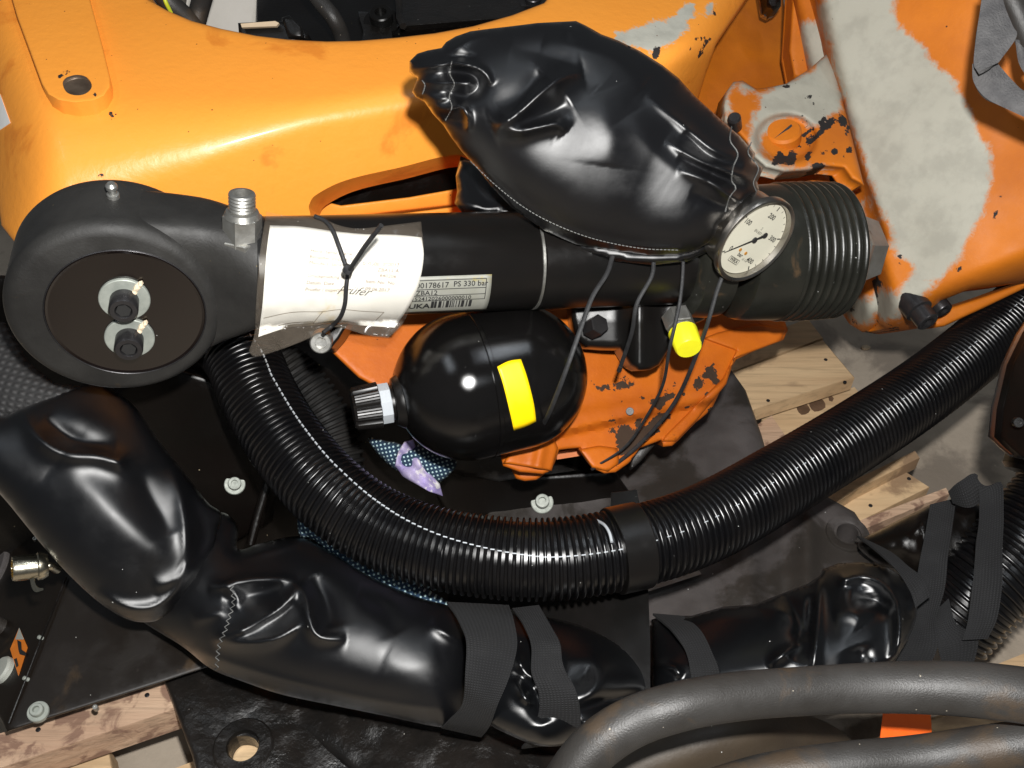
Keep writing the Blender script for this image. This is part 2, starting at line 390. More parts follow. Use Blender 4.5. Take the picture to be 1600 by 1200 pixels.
M['blackpaint'] = mat('satin_black_paint', (.0062, .006, .0057), .36, beck=1.5, col2=(.008, .007, .0065), ns=20, r2=.42, bump=.12, bs=420, bd=.0003, speck=.012, sps=150, spec=.5)
M['accu'] = mat('gloss_black_paint', (.0038, .0036, .0034), .22, beck=1.6, col2=(.005, .0045, .0045), ns=20, r2=.24, bump=.06, bs=300, bd=.0003, speck=.006, sps=160)
M['castiron'] = mat('dusty_black_cast_iron', (.034, .033, .031), .50, beck=1.4, col2=(.016, .0155, .015), ns=14, bump=.35, bs=500, bd=.0006, stain=(.06, .038, .018), ss=22, st=.60, speck=.03, sps=240, speckc=(.2, .15, .07))
M['disc'] = mat('turned_steel_disc', (.005, .003, .0025), .16, beck=1.8, metal=.0, col2=(.005, .003, .0025), ns=9, bump=.03, speck=.008, sps=150)
M['steel'] = mat('dull_zinc_steel', (.42, .42, .40), .38, metal=.85, col2=(.30, .29, .26), ns=60, bump=.2, bs=500, stain=(.14, .11, .07), ss=70, st=.62)
M['bright'] = mat('bright_steel', (.46, .44, .41), .27, metal=1., col2=(.36, .33, .29), ns=40, bump=.05)
M['darksteel'] = mat('oiled_black_steel', (.06, .058, .06), .30, metal=.7, col2=(.04, .038, .04), ns=60, bump=.15)
M['threads'] = mat('oily_thread_steel', (.20, .15, .11), .35, metal=.6, col2=(.10, .07, .05), ns=80)
M['washer'] = mat('grey_zinc_washer', (.36, .38, .34), .5, metal=.3, col2=(.26, .28, .25), ns=90, bump=.15)
M['hose'] = mat('black_corrugated_plastic', (.003, .003, .0035), .28, beck=1.65, col2=(.006, .0055, .0055), ns=30, r2=.36, bump=.05, speck=.02, sps=200, spec=.6)
M['hosedull'] = mat('shade_dulled_plastic', (.006, .006, .006), .62, spec=.25, col2=(.012, .011, .010), ns=30, bump=.2)  # duller copy of the hose plastic, imitating the shade behind the long hose
M['rubber'] = mat('grey_dusty_rubber', (.036, .034, .032), .42, col2=(.020, .018, .016), ns=18, bump=.5, bs=900, bd=.0006, stain=(.055, .038, .024), ss=16, st=.55, speck=.05, sps=160, speckc=(.32, .28, .22))
M['brownrub'] = mat('brown_oily_rubber', (.050, .036, .022), .5, col2=(.026, .018, .012), ns=12, bump=.4, bs=400, stain=(.12, .04, .015), ss=30, st=.62, speck=.03, sps=200)
M['boot'] = mat('olive_grey_rubber', (.020, .020, .016), .34, beck=1.6, col2=(.011, .011, .009), ns=24, bump=.2, bs=500, stain=(.07, .045, .025), ss=30, st=.62, speck=.03, sps=200)
M['cord'] = mat('dusty_black_nylon', (.008, .008, .009), .55, col2=(.020, .020, .021), ns=120, bump=.4, bs=900)
M['web'] = mat('black_webbing', (.010, .010, .011), .85, weave=165, bump=.9, bd=.0008)
M['webgrey'] = mat('grey_felt_strap', (.115, .112, .112), .9, col2=(.07, .068, .07), ns=90, bump=1, bs=600, bd=.0015)
M['plate'] = mat('dark_cast_plate', (.092, .082, .079), .42, col2=(.050, .044, .042), ns=14, bump=.4, bs=420, bd=.0006, stain=(.022, .018, .014), ss=10, st=.5, speck=.02, sps=180)
M['greasy'] = mat('greasy_black_iron', (.008, .0075, .007), .30, beck=1.7, col2=(.018, .015, .013), ns=26, r2=.5, bump=.6, bs=160, bd=.0018, speck=.05, sps=170, speckc=(.35, .33, .3))
M['boxbrown'] = mat('brown_black_enamel', (.011, .0085, .0065), .42, beck=1.45, spec=.25, col2=(.010, .007, .005), ns=10, bump=.12, stain=(.045, .028, .014), ss=12, st=.6, speck=.01, sps=140)
M['blackcol'] = mat('oily_black_housing', (.0050, .0043, .0036), .36, beck=1.5, col2=(.005, .0035, .003), ns=18, r2=.45, bump=.3, bs=220, bd=.0008, speck=.02, sps=130, speckc=(.3, .25, .15))
M['wood'] = mat('pallet_wood', (.66, .47, .27), .7, col2=(.50, .33, .18), ns=18, na=.4, bump=.6, bs=150, bd=.001, grain=.35, stain=(.26, .165, .095), ss=9, st=.52)
M['knot'] = mat('dark_wood_knot', (.10, .055, .028), .7, col2=(.16, .09, .05), ns=90)
M['woodend'] = mat('sawn_wood_side', (.58, .40, .27), .75, col2=(.42, .26, .17), ns=22, na=.4, bump=.9, bs=220, bd=.0015, grain=.35, stain=(.20, .11, .075), ss=34, st=.50)
M['floor'] = mat('concrete', (.44, .37, .29), .75, col2=(.32, .265, .205), ns=7, bump=.6, bs=90, bd=.0015, stain=(.20, .165, .13), ss=6, st=.50, speck=.05, sps=60, speckc=(.36, .31, .24))
M['board'] = mat('added_grey_board', (.62, .58, .52), .7, col2=(.55, .51, .45), ns=20, bump=.2)
M['yellow'] = mat('yellow_sticker', (.95, .66, .0), .42, stain=(.70, .45, .02), ss=60, st=.66, col2=(.93, .62, 0), ns=30, bump=.03)
M['ycap'] = mat('yellow_plastic_cap', (.88, .84, .02), .32, col2=(.82, .76, .02), ns=50, bump=.1, bs=300)
M['paper'] = mat('white_paper', (.90, .90, .88), .6, col2=(.88, .88, .85), ns=14, bump=.15, bs=90, bd=.001, stain=(.80, .68, .44), ss=13, st=.58)
M['labelw'] = mat('silver_grey_label', (.29, .29, .26), .35, col2=(.24, .24, .20), ns=60, bump=.05, stain=(.33, .27, .08), ss=40, st=.6)
M['ink'] = mat('black_ink', (.02, .02, .02), .5)
M['inkfade'] = mat('faded_brown_ink', (.20, .15, .10), .7)
M['dial'] = mat('cream_dial', (.60, .58, .47), .5, col2=(.55, .52, .42), ns=20, bump=0)
M['amber'] = mat('amber_mark', (.45, .20, .03), .5)
M['white'] = mat('white_print', (.46, .49, .52), .5, bump=0)
M['thread'] = mat('pale_thread', (.13, .13, .125), .7, bump=0)
M['gold'] = mat('gold_contacts', (.85, .50, .08), .25, metal=1.)
M['nickel'] = mat('nickel_shell', (.62, .58, .46), .22, metal=1., col2=(.5, .46, .36), ns=60)
M['tape'] = mat('orange_tape', (.85, .13, .01), .5, col2=(.78, .11, .01), ns=40, bump=.15)
M['stickorange'] = mat('orange_warning_sticker', (.80, .22, .02), .5, bump=0, stain=(.4, .38, .3), ss=90, st=.62)
M['greyplastic'] = mat('grey_plastic', (.42, .43, .38), .5, bump=.05)
M['dotcloth'] = mat('blue_dotted_cloth', (.012, .035, .070), .9, col2=(.010, .028, .055), ns=40, bump=.4, bs=600, dots=(1, .20, (.42, .58, .60)))
M['purple'] = mat('lilac_printed_cloth', (.25, .20, .42), .9, col2=(.42, .36, .55), ns=50, na=.3, bump=.4, bs=500, stain=(.70, .68, .66), ss=90, st=.52)
M['ribfab'] = mat('ribbed_dark_fabric', (.030, .029, .029), .6, weave=60, bump=1, bd=.001)
M['green'] = mat('green_yellow_wire', (.6, .65, .03), .4)
M['cream'] = mat('cream_plastic', (.62, .48, .32), .5)
M['seal'] = mat('cream_sealant', (.85, .70, .50), .5, bump=.3)
def film():
    m = bpy.data.materials.new('clear_film'); m.use_nodes = True; nt = m.node_tree; N = nt.nodes; L = nt.links; N.clear()
    o = N.new('ShaderNodeOutputMaterial'); mx = N.new('ShaderNodeMixShader'); t = N.new('ShaderNodeBsdfTransparent'); p = N.new('ShaderNodeBsdfPrincipled')
    p.inputs['Base Color'].default_value = (.30, .25, .20, 1); p.inputs['Roughness'].default_value = .14; t.inputs[0].default_value = (.99, .985, .97, 1)
    n = N.new('ShaderNodeTexNoise'); n.inputs['Scale'].default_value = 38; n.inputs['Distortion'].default_value = 1.2; b = N.new('ShaderNodeBump'); b.inputs['Strength'].default_value = .6; b.inputs['Distance'].default_value = .004
    tc = N.new('ShaderNodeTexCoord'); L.new(tc.outputs['Object'], n.inputs['Vector']); L.new(n.outputs['Fac'], b.inputs['Height']); L.new(b.outputs[0], p.inputs['Normal'])
    mx.inputs[0].default_value = .10; L.new(t.outputs[0], mx.inputs[1]); L.new(p.outputs[0], mx.inputs[2]); L.new(mx.outputs[0], o.inputs[0]); return m
M['film'] = film()
def struct(o): o['kind'] = 'structure'; return o
def slivers(n, x0, y0, x1, y1, L, wd, seed, ang=None):
    q = np.random.RandomState(seed); out = []
    for _ in range(n):
        x, y = q.uniform(x0, x1), q.uniform(y0, y1); a = (q.uniform(0, 3.14) if ang is None else ang+q.normal()*.35); l = L*q.uniform(.4, 1.2); w_ = wd*q.uniform(.5, 1.3); c_, s_ = math.cos(a)*l, math.sin(a)*l; k_, m_ = -math.sin(a)*w_, math.cos(a)*w_
        out.append([(x-c_, y-s_), (x+k_, y+m_), (x+c_+k_*1.5, y+s_+m_), (x-k_*.6, y-m_*.6)])
    return out
# ================================================================ SETTING
gx = np.linspace(-4, 4, 61); gy = np.linspace(-5, 7, 61); X, Y = np.meshgrid(gx, gy)
fl_ = mk('floor', np.stack([X.ravel(), Y.ravel(), 0*X.ravel()], 1), quadgrid(60, 60), M['floor']); struct(fl_)
for i, (px, py, r) in enumerate([(1352, 545, .006), (1500, 920, .003), (1450, 960, .002)]):
    d = float(level(0)(px, py)); c = W(px, py, d)
    v, f = lathe([(0, .0001)]+[(r*.5*(1-math.cos(a)), r*math.sin(a)) for a in np.linspace(.3, 2.8, 6)]+[(r, .0001)], c-np.array([0, 0, .001]), (0.1, .2, 1), 10, rfn=lambda t: 1+.25*np.sin(2*t+i)+.1*np.sin(5*t))
    tag(mk('pebble', v, f, M['cream']), ['cream pebble lying on the concrete right of the pallet', 'small crumb on the concrete beside the black conduit', 'tiny crumb on the concrete near the strap ends'][i], 'pebble')
# ---- pallet
def plank(top, z, th, parent, mat_=None, name='plank'):
    P = np.array([W(x, y, float(level(z)(x, y))) for x, y in top]); c = P.mean(0)
    n = len(P); b = P.copy(); b[:, 2] -= th; ins = c+(P-c)*.985; ins[:, 2] += .0015
    v = np.vstack([ins, P, b]); f = [list(range(n))]
    for k in (0, 1): f += [[k*n+i, k*n+(i+1) % n, (k+1)*n+(i+1) % n, (k+1)*n+i] for i in range(n)]
    f.append([2*n+i for i in range(n)][::-1])
    a = sum((P[i][0]*P[(i+1) % n][1]-P[(i+1) % n][0]*P[i][1]) for i in range(n))
    if a < 0: f = [q[::-1] for q in f]
    return mk(name, v, f, mat_ or M['wood'], parent, smooth=False)
pal = thing('wooden_pallet', 'wooden pallet of pale stained planks under the robot parts', 'pallet', W(1200, 700, 1.1))
plank([(1080, 590), (1110, 560), (1262, 498), (1286, 529), (1142, 582), (1085, 640)], .118, .022, pal)
plank([(1060, 660), (1142, 584), (1286, 532), (1335, 590), (1180, 640), (1080, 700)], .118, .02, pal)
plank([(1190, 655), (1335, 605), (1400, 680), (1260, 760), (1215, 700)], .085, .022, pal)
fz = level(.1185)
for kx, ky, kr in [(1184, 597, .0032), (1232, 570, .0018)]: lobj('knot', [(-.001, kr), (.0006, kr*.9), (.0008, .0001)], W(kx, ky, float(fz(kx, ky))), (0, 0, 1), M['knot'], pal, 14, rfn=lambda th: 1+.2*np.sin(2*th+1))
for q_ in ([(1264, 628), (1282, 622), (1290, 636), (1272, 643)], [(1244, 634), (1258, 630), (1266, 642), (1252, 648)], [(1294, 620), (1300, 618), (1303, 625), (1297, 628)]): relief('wood_stain', q_, lambda px, py: level(.0868)(px, py), M['knot'], pal, th=.0005, step=6, curved=True, back=(0, 0, -1))
for kx, ky, kz in [(1290, 562, .1185), (1320, 597, .1185), (1200, 626, .1185), (1420, 748, .1005), (1360, 790, .1005), (230, 1086, .1185), (60, 1140, .1185)]: lobj('nail_head', [(-.001, .0022), (.0004, .0022), (.0007, .0016), (.0008, .0001)], W(kx, ky, float(level(kz+.0012)(kx, ky))), (0, 0, 1), M['darksteel'], pal, 12)
plank([(1182, 665), (1205, 650), (1232, 690), (1198, 720)], .095, .06, pal, M['woodend'], 'block')
plank([(1180, 705), (1260, 680), (1330, 730), (1200, 800)], .075, .03, pal)
plank([(1288, 800), (1285, 775), (1430, 705), (1437, 716), (1340, 765)], .118, .018, pal)
plank([(1300, 782), (1415, 738), (1452, 762), (1350, 812), (1330, 822)], .100, .02, pal)
plank([(1344, 814), (1478, 763), (1484, 772), (1354, 826)], .104, .03, pal, M['woodend'], 'stringer')
plank([(-60, 1166), (262, 1064), (283, 1106), (-60, 1222)], .118, .034, pal, M['woodend'])
plank([(40, 1200), (170, 1168), (186, 1260), (0, 1290)], .07, .03, pal)
plank([(270, 1202), (330, 1180), (345, 1260), (280, 1260)], .05, .03, pal)
plank([(335, 1185), (340, 1125), (430, 1125), (430, 1210), (335, 1215)], .108, .012, pal)
plank([(1300, 1185), (1395, 1140), (1500, 1108), (1560, 1120), (1440, 1190), (1330, 1260)], .05, .03, pal)
plank([(1540, 1045), (1640, 1005), (1700, 1060), (1640, 1095)], .05, .02, pal)
plank([(1440, 1130), (1700, 1060), (1700, 1100), (1480, 1160)], .075, .02, pal)
# ================================================================ ROBOT FOOT (dark plates)
foot = thing('machine_base', 'dark cast iron foot plates with bolt holes resting on the pallet', 'machine base', W(1000, 900, 1.0))
fp = level(.135)
fold = lambda px, py: fp(px, py)-.012*np.clip((1195-px)/20, 0, 1)+.006*np.exp(-((px-1225)/16.)**2)-.008*np.exp(-((px-1262)/14.)**2)
relief('foot_plate', [(760, 700), (1000, 690), (1140, 575), (1165, 610), (1190, 680), (1215, 770), (1290, 775), (1335, 800), (1358, 835), (1372, 905), (1330, 980), (1200, 1060), (1000, 1080), (760, 1000)], fold, M['plate'], foot, th=.03, er=10, rnd=.006, step=9, noise=.003,
       holes=[[(1310, 822), (1325, 818), (1338, 826), (1341, 838), (1330, 848), (1316, 846), (1307, 836)]], back=(0, 0, -1))
c = W(1324, 834, float(fp(1324, 834)))
lobj('bolt_hole', [(-.03, .0135), (-.0285, .0135), (.001, .0135), (.002, .0155), (.0022, .021), (.0003, .022), (-.001, .022)], c, (0, 0, 1), M['plate'], foot, 32, cap=False)
fp2 = level(.13)
relief('foot_plate', [(255, 1060), (300, 1020), (520, 1080), (720, 1130), (900, 1130), (960, 1230), (600, 1300), (330, 1300), (300, 1180)], lambda px, py: fp2(px, py), M['greasy'], foot, th=.018, er=8, rnd=.005, step=9, noise=.004,
       holes=[[(358, 1160), (366, 1152), (381, 1149), (396, 1153), (404, 1163), (403, 1180), (392, 1191), (378, 1193), (364, 1188), (357, 1175)]], back=(0, 0, -1))
c = W(381, 1168, float(fp2(381, 1168)))
lobj('bolt_hole', [(-.018, .0125), (-.017, .0128), (.002, .0128), (.0045, .014), (.0045, .024), (.003, .0255), (-.002, .0255)], c, (0, 0, 1), M['greasy'], foot, 40, cap=False)
relief('hub_curve', [(150, 1090), (400, 1075), (560, 1100), (700, 1140), (860, 1150), (980, 1160), (960, 1240), (640, 1300), (560, 1215), (480, 1150)], lambda px, py: fp2(px, py)-.035+.00012*np.abs(px-760), M['greasy'], foot, th=.03, er=16, rnd=.012, step=9, noise=.004)
relief('nameplate', [(1008, 910), (1090, 888), (1096, 897), (1010, 925)], lambda px, py: fp(px, py)-.018, M['steel'], foot, th=.003, step=20)
# ---- black housing behind everything
hous = thing('robot_column_housing', 'oily black robot column housing behind the corrugated hose', 'machine housing', W(600, 800, .98))
hp = plane3((100, 560, .92), (900, 560, .99), (500, 900, 1.06))
relief('housing_panel', [(-80, 430), (60, 430), (460, 480), (620, 480), (1000, 560), (1010, 700), (1000, 960), (700, 1060), (300, 1060), (-80, 960)], hp, M['blackcol'], hous, th=.05, er=12, rnd=.01, step=14, noise=.0015)
relief('housing_cover', [(150, 640), (230, 560), (360, 600), (425, 700), (415, 820), (330, 870), (180, 800)], lambda px, py: hp(px, py)-.04, M['blackcol'], hous, th=.03, er=10, rnd=.006, step=12, noise=.001)
relief('housing_foot', [(700, 690), (770, 695), (800, 745), (860, 742), (960, 735), (985, 770), (1000, 900), (740, 900), (690, 790), (640, 700)], lambda px, py: hp(px, py)-.045, M['blackcol'], hous, th=.04, er=9, rnd=.006, step=9, noise=.001)
relief('housing_rim', [(640, 655), (700, 688), (770, 700), (850, 712), (900, 735), (780, 752), (700, 740), (640, 700)], lambda px, py: hp(px, py)-.06, M['greasy'], hous, th=.02, er=14, rnd=.01, step=7, noise=.003)
def socket_bolt(O, ax, parent, r=.006, h=.009, m='steel', washer=True, mw=None, name='bolt', sink=.003):
    O = np.asarray(O, float); b = lobj(name, [(-sink, r), (h*.9, r), (h, r*.9), (h, r*.52), (h*.55, r*.50), (h*.55, .0001)], O, ax, M[m], parent, 24)
    if washer: lobj('washer', [(-sink, r*1.6), (.0012, r*1.6), (.0018, r*1.5), (.0018, r*.9)], O, ax, M[mw or m], b, 28)
    ax_, a, bb = basis(ax); v, f = lathe([(h*.56, r*.5), (h*.9, r*.5)], O, ax, 6); return b
socket_bolt(W(367, 757, float(hp(367, 757))-.042), V(.25, .25, -1), hous, .0062, .009, 'washer')
socket_bolt(W(847, 785, float(hp(847, 785))-.047), V(0, .3, -1), hous, .0072, .011, 'washer')
tube('strut', [(392, 850, .88), (405, 800, .88), (425, 735, .88)], .004, M['blackcol'], hous, 10)
# ================================================================ CONTROL BOX lower left
cb = thing('control_box', 'brown-black enamel control box with warning sticker, lower left', 'control box', W(100, 1000, .88))
k1 = plane3((10, 1135, .83), (102, 905, .91), (-60, 980, .97)); k2 = plane3((10, 1135, .83), (102, 905, .91), (262, 1062, .865))
relief('box_body', [(-90, 760), (40, 780), (120, 860), (300, 940), (420, 1010), (262, 1063), (12, 1143), (-90, 960)], lambda px, py: smax(k1(px, py), k2(px, py), .004), M['boxbrown'], cb, th=.08, step=9, er=5, rnd=.002)
tube('edge_seam', [(104, 902, .908), (60, 1010, .8675), (14, 1130, .831)], .0009, M['blackcol'], cb, 6)
kd = lambda x, y, l=0: W(x, y, float(k1(x, y))-l)
for x, y, r in [(60, 1112, .0055)]: socket_bolt(W(x, y, float(k2(x, y))-.001), k2.n, cb, r, .007, 'washer', True)
for x, y in [(56, 843), (150, 1106)]: socket_bolt(W(x, y, float(smax(k1(x, y), k2(x, y), .004))-.001), k2.n, cb, .0022, .003, 'steel', False, name='rivet')
for x, y in [(63, 996), (40, 1060)]: socket_bolt(kd(x, y, .002), k1.n, cb, .0018, .002, 'washer', False, name='rivet')
G = [(30, 981), (43, 1012), (29, 1056), (16, 1014)]
relief('warning_sticker', G, lambda px, py: k1(px, py)-.0012, M['stickorange'], cb, th=.0006, step=6)
relief('sticker_tip', [(30, 981), (37, 999), (24, 999)], lambda px, py: k1(px, py)-.0022, M['greyplastic'], cb, th=.0006, step=6)
relief('pictogram', [(27, 1000), (33, 1003), (34, 1015), (41, 1020), (41, 1025), (31, 1022), (29, 1015)], lambda px, py: k1(px, py)-.0026, M['ink'], cb, th=.0004, step=6)
relief('pictogram_lettering', [(22, 1030), (26, 1028), (29, 1040), (26, 1043)], lambda px, py: k1(px, py)-.0026, M['ink'], cb, th=.0004, step=6)
lobj('round_cap', [(0, .012), (.004, .012), (.006, .0105), (.0065, .0001)], kd(8, 1048), k1.n, M['greyplastic'], cb, 32)
lobj('round_cover', [(0, .034), (.003, .034), (.005, .032), (.0055, .0001)], kd(-22, 900), k1.n, M['plate'], cb, 40)
lobj('cable_gland', [(0, .008), (.006, .008), (.008, .005), (.012, .005), (.012, .0001)], kd(2, 980), k1.n, M['plate'], cb, 16)
co = thing('round_plug_connector', 'nickel round plug connector with gold contacts at left edge', 'connector', W(45, 885, .80))
cax = V(-.85, -.02, -.52); cO = W(66, 884, .80)
lobj('shell', [(-.004, .009), (0, .0112), (.003, .0112), (.004, .0100), (.020, .0100), (.0215, .0095), (.0215, .0078), (.016, .0076), (.016, .0001)], cO, cax, M['nickel'], co, 40)
mb = MB(); ax_, a_, b_ = basis(cax)
for k in range(9): t = k/9*6.283; mb.add(*lathe([(.015, .0012), (.0218, .0012), (.0222, .0001)], cO+.0052*(math.cos(t)*a_+math.sin(t)*b_), cax, 8))
mb.build('contacts', M['gold'], co)
tube('cable_pin', [(66, 884, .80), (78, 884, .80), (90, 890, .81)], .0035, M['nickel'], co, 10)
ruled('locking_lever', [(47, 905, .79), (50, 918, .79), (56, 925, .79), (68, 922, .79)], [(53, 903, .79), (56, 913, .79), (60, 918, .79), (68, 919, .79)], M['nickel'], co, th=.001)
# ribbed fabric at left
o_, _ = puffy('ribbed_sleeve', [(-60, 480), (10, 505), (45, 565), (85, 598), (150, 606), (90, 640), (0, 660), (-60, 665)], plane3((-50, 480, .86), (100, 620, .82), (-50, 660, .82)), .02, M['ribfab'], step=6, curved=False)
me = o_.data; ul = me.uv_layers.new(name='UVMap'); co_ = np.zeros(len(me.vertices)*3); me.vertices.foreach_get('co', co_); co_ = co_.reshape(-1, 3)
li = np.zeros(len(me.loops), np.int32); me.loops.foreach_get('vertex_index', li); q = co_[li]; ul.data.foreach_set('uv', np.stack([q@V(.2, 1, 0), q@V(1, -.2, 0)], 1).astype(np.float32).ravel())
tag(o_, 'dark ribbed fabric sleeve behind the round eye at the left edge', 'fabric sleeve')
# ================================================================ ORANGE ARM
arm = thing('orange_robot_arm', 'bright orange painted robot arm casting with threaded pad', 'robot arm', W(400, 200, .88))
pt = plane3((150, 232, .80), (640, 150, .87), (300, 0, .94)); pf = plane3((150, 232, .80), (640, 150, .87), (300, 360, .865)); pl = plane3((30, 150, .835), (30, 330, .83), (-60, 240, .95))
def armd(px, py):
    px = np.asarray(px, float); py = np.asarray(py, float); k = .022+.055*np.clip(1-(px-100)/380, 0, 1)
    d = smax(pt(px, py), pf(px, py), k); d = smax(d, pl(px, py), .06)
    d = d+.035*np.exp(-((px-1000)/170.)**2-((py-90)/90.)**2)*0
    d = d+.09*np.clip((px+.55*(py-60)-1060)/90, 0, 1.6)**2
    return d+.0016*vn(px, py, 120, 2)
slot = [(484, 330), (484, 318), (495, 304), (540, 282), (620, 263), (725, 243), (742, 300), (725, 345), (600, 352), (500, 352)]
relief('arm_body', [(-60, -40), (205, -40), (232, 0), (262, 17), (300, 33), (345, 45), (400, 56), (450, 62), (510, 65), (560, 64), (620, 59), (680, 52), (740, 41), (800, 24), (850, 5), (890, -40), (1200, -50), (1152, 18), (1120, 66), (1104, 110), (1088, 165), (1000, 230), (900, 300), (760, 372), (500, 380), (300, 430), (100, 430), (24, 380), (2, 352), (-12, 250), (-60, 230)],
       armd, M['orange'], arm, th=.05, er=7, rnd=.004, step=7, holes=[slot], sharp=50,
       wear=[[(955, 62), (985, 46), (1040, 30), (1075, 8), (1088, 14), (1078, 38), (1050, 68), (1015, 82), (980, 74)], [(1100, 14), (1114, 8), (1108, 20)]],
       grime=[[(1018, 78), (1034, 70), (1030, 90), (1022, 95)], [(150, 272), (162, 270), (160, 276)], [(171, 176), (177, 174), (176, 184)], [(1000, 85), (1010, 84), (1006, 90)]]+slivers(8, 1080, 10, 1130, 120, 9, 1.2, 22, -1.1))
lp = [(27, 26), (47, 80), (66, 132), (76, 148), (92, 157), (118, 161), (146, 158), (163, 150), (172, 136), (172, 122), (158, 64), (138, -10), (130, -50), (5, -50)]
hole = [(98, 130), (104, 121), (118, 117), (133, 119), (142, 128), (143, 138), (133, 147), (118, 149), (104, 144)]
padd = lambda px, py: pt(px, py)-.020
relief('pad', lp, padd, M['orange'], arm, th=.045, er=5, rnd=.002, holes=[hole], step=6, back=-pt.n, sharp=50, wear=[[(-60, -60), (-50, -60), (-55, -50)]], grime=[[(88, 118), (118, 111), (146, 120), (149, 142), (140, 150), (150, 150), (120, 153), (98, 146)][::1]] if False else [[(146, 143), (152, 145), (149, 149)], [(92, 118), (108, 112), (104, 116)]])
hc = W(120.5, 133, float(padd(120.5, 133)))
pr = [(-.045, .0001), (-.04, .0125)]
for k in range(14): pr += [(-.038+k*.0027, .0108), (-.0366+k*.0027, .0122)]
pr += [(-.0005, .0126), (-.0002, .0150), (-.002, .0150)]
lobj('threaded_hole', pr, hc, pt.n, M['threads'], arm, 40, sharp=20)
ip = lambda px, py: armd(px, py)+.06
relief('inner_ledge', [(478, 322), (503, 313), (512, 316), (533, 321), (640, 308), (730, 292), (730, 318), (600, 333), (560, 338), (480, 352)], ip, M['orange'], arm, th=.02, er=4, rnd=.003, step=8)
relief('inner_lip', [(560, 343), (600, 337), (720, 322), (730, 360), (540, 362)], lambda px, py: armd(px, py)+.045, M['orange'], arm, th=.02, er=4, rnd=.003, step=8)
relief('inner_wall', [(470, 230), (760, 220), (760, 370), (470, 370)], lambda px, py: armd(px, py)+.09, M['blackcol'], arm, th=.02, step=14, noise=.004)
tag(relief('white_label', [(-60, 110), (0, 147), (16, 192), (0, 203), (-60, 225)], lambda px, py: armd(px, py)-.0015, M['paper'], None, th=.0008, step=8), 'white paper label corner stuck on the orange arm, left edge', 'label')
# ---- inside the arm opening
mo = thing('motor_housing', 'glossy black motor housing seen through the arm opening', 'motor', W(650, 10, 1.2))
mp_ = plane3((500, 50, 1.12), (900, 50, 1.16), (650, -60, 1.3))
relief('motor_body', [(402, -60), (402, 110), (960, 110), (960, -60)], mp_, M['blackcol'], mo, th=.08, step=12, noise=.01)
relief('motor_flange', [(622, -60), (623, 38), (628, 42), (700, 36), (790, 29), (960, 10), (960, -60)], lambda px, py: mp_(px, py)-.03, M['greasy'], mo, th=.03, er=4, rnd=.004, step=8, noise=.004)
relief('motor_lug', [(560, 18), (575, 19), (600, 20), (612, 34), (616, 100), (560, 100), (568, 50), (562, 30)], lambda px, py: mp_(px, py)-.02, M['greasy'], mo, th=.02, er=5, rnd=.004, step=6)
socket_bolt(W(597, 34, float(mp_(597, 34))-.024), V(0, .5, -1), mo, .013, .014, 'blackpaint', True)
socket_bolt(W(833, 4, float(mp_(833, 4))-.035), V(0, .5, -1), mo, .010, .010, 'darksteel', True)
tube('rib', [(622, -40, 1.13), (624, 20, 1.10), (630, 41, 1.085)], .004, M['greasy'], mo, 8)
for nm, pts, r, m, lb in [('cable', [(245, -30, 1.0), (262, 0, 1.0), (300, 38, 1.02), (320, 80, 1.03)], .010, 'rubber', 'black cable nearest the left end of the arm opening'),
                          ('cable', [(325, -30, 1.0), (313, 10, 1.02), (300, 60, 1.03)], .010, 'rubber', 'black cable bending down beside the added grey board'),
                          ('cable', [(478, -30, 1.05), (500, 2, 1.04), (522, 30, 1.04), (535, 60, 1.06), (540, 100, 1.08)], .0085, 'rubber', 'grey cable crossing in front of the black motor housing'),
                          ('ground_wire', [(252, -30, .99), (258, 0, .99), (268, 20, 1.0)], .002, 'green', 'thin green-yellow earth wire among the black cables')]:
    tag(tube(nm, pts, r, M[m], None, 14), lb, 'cable')
tag(relief('black_wall_piece', [(225, -60), (250, -60), (262, 0), (300, 60), (230, 40)], const(1.08), M['blackcol'], None, th=.02, step=14), 'black sheet behind the cables at the upper left opening', 'sheet')
tag(relief('floor_stand_in', [(300, -60), (402, -60), (402, 90), (280, 90)], const(1.22), M['board'], None, th=.02, step=16), 'added pale grey board standing in for floor in arm opening', 'board')  # added sheet, brighter than the far floor it replaces in the opening
cn = thing('plug_housing', 'black plug housing with cream strip inside the arm opening', 'connector', W(420, 45, 1.0))
relief('plug_body', [(372, 36), (440, 33), (452, 38), (480, 50), (482, 62), (440, 70), (374, 60)], const(1.0), M['blackpaint'], cn, th=.03, er=5, rnd=.004, step=6)
relief('cream_strip', [(376, 37), (430, 33), (436, 36), (432, 41), (378, 43)], const(.992), M['cream'], cn, th=.004, step=6)
relief('latch', [(440, 28), (452, 24), (470, 40), (475, 60), (450, 58)], const(.99), M['blackpaint'], cn, th=.01, er=4, rnd=.004, step=6)
# ================================================================ REAR ORANGE PARTS upper right
rear = thing('rear_orange_casting', 'shaded orange casting between the arm and the worn frame', 'machine casting', W(1180, 100, 1.15))
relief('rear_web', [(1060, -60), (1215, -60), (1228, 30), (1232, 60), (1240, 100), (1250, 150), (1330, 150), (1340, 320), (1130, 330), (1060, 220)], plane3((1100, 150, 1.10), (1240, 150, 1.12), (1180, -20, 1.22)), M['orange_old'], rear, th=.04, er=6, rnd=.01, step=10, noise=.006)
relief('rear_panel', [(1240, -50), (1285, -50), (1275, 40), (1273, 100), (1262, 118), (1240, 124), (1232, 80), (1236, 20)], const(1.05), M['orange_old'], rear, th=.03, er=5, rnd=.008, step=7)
relief('rear_dark_knob', [(1192, -30), (1222, -30), (1220, 10), (1208, 17), (1198, 12)], const(1.10), M['blackcol'], rear, th=.03, er=5, rnd=.01, step=6)
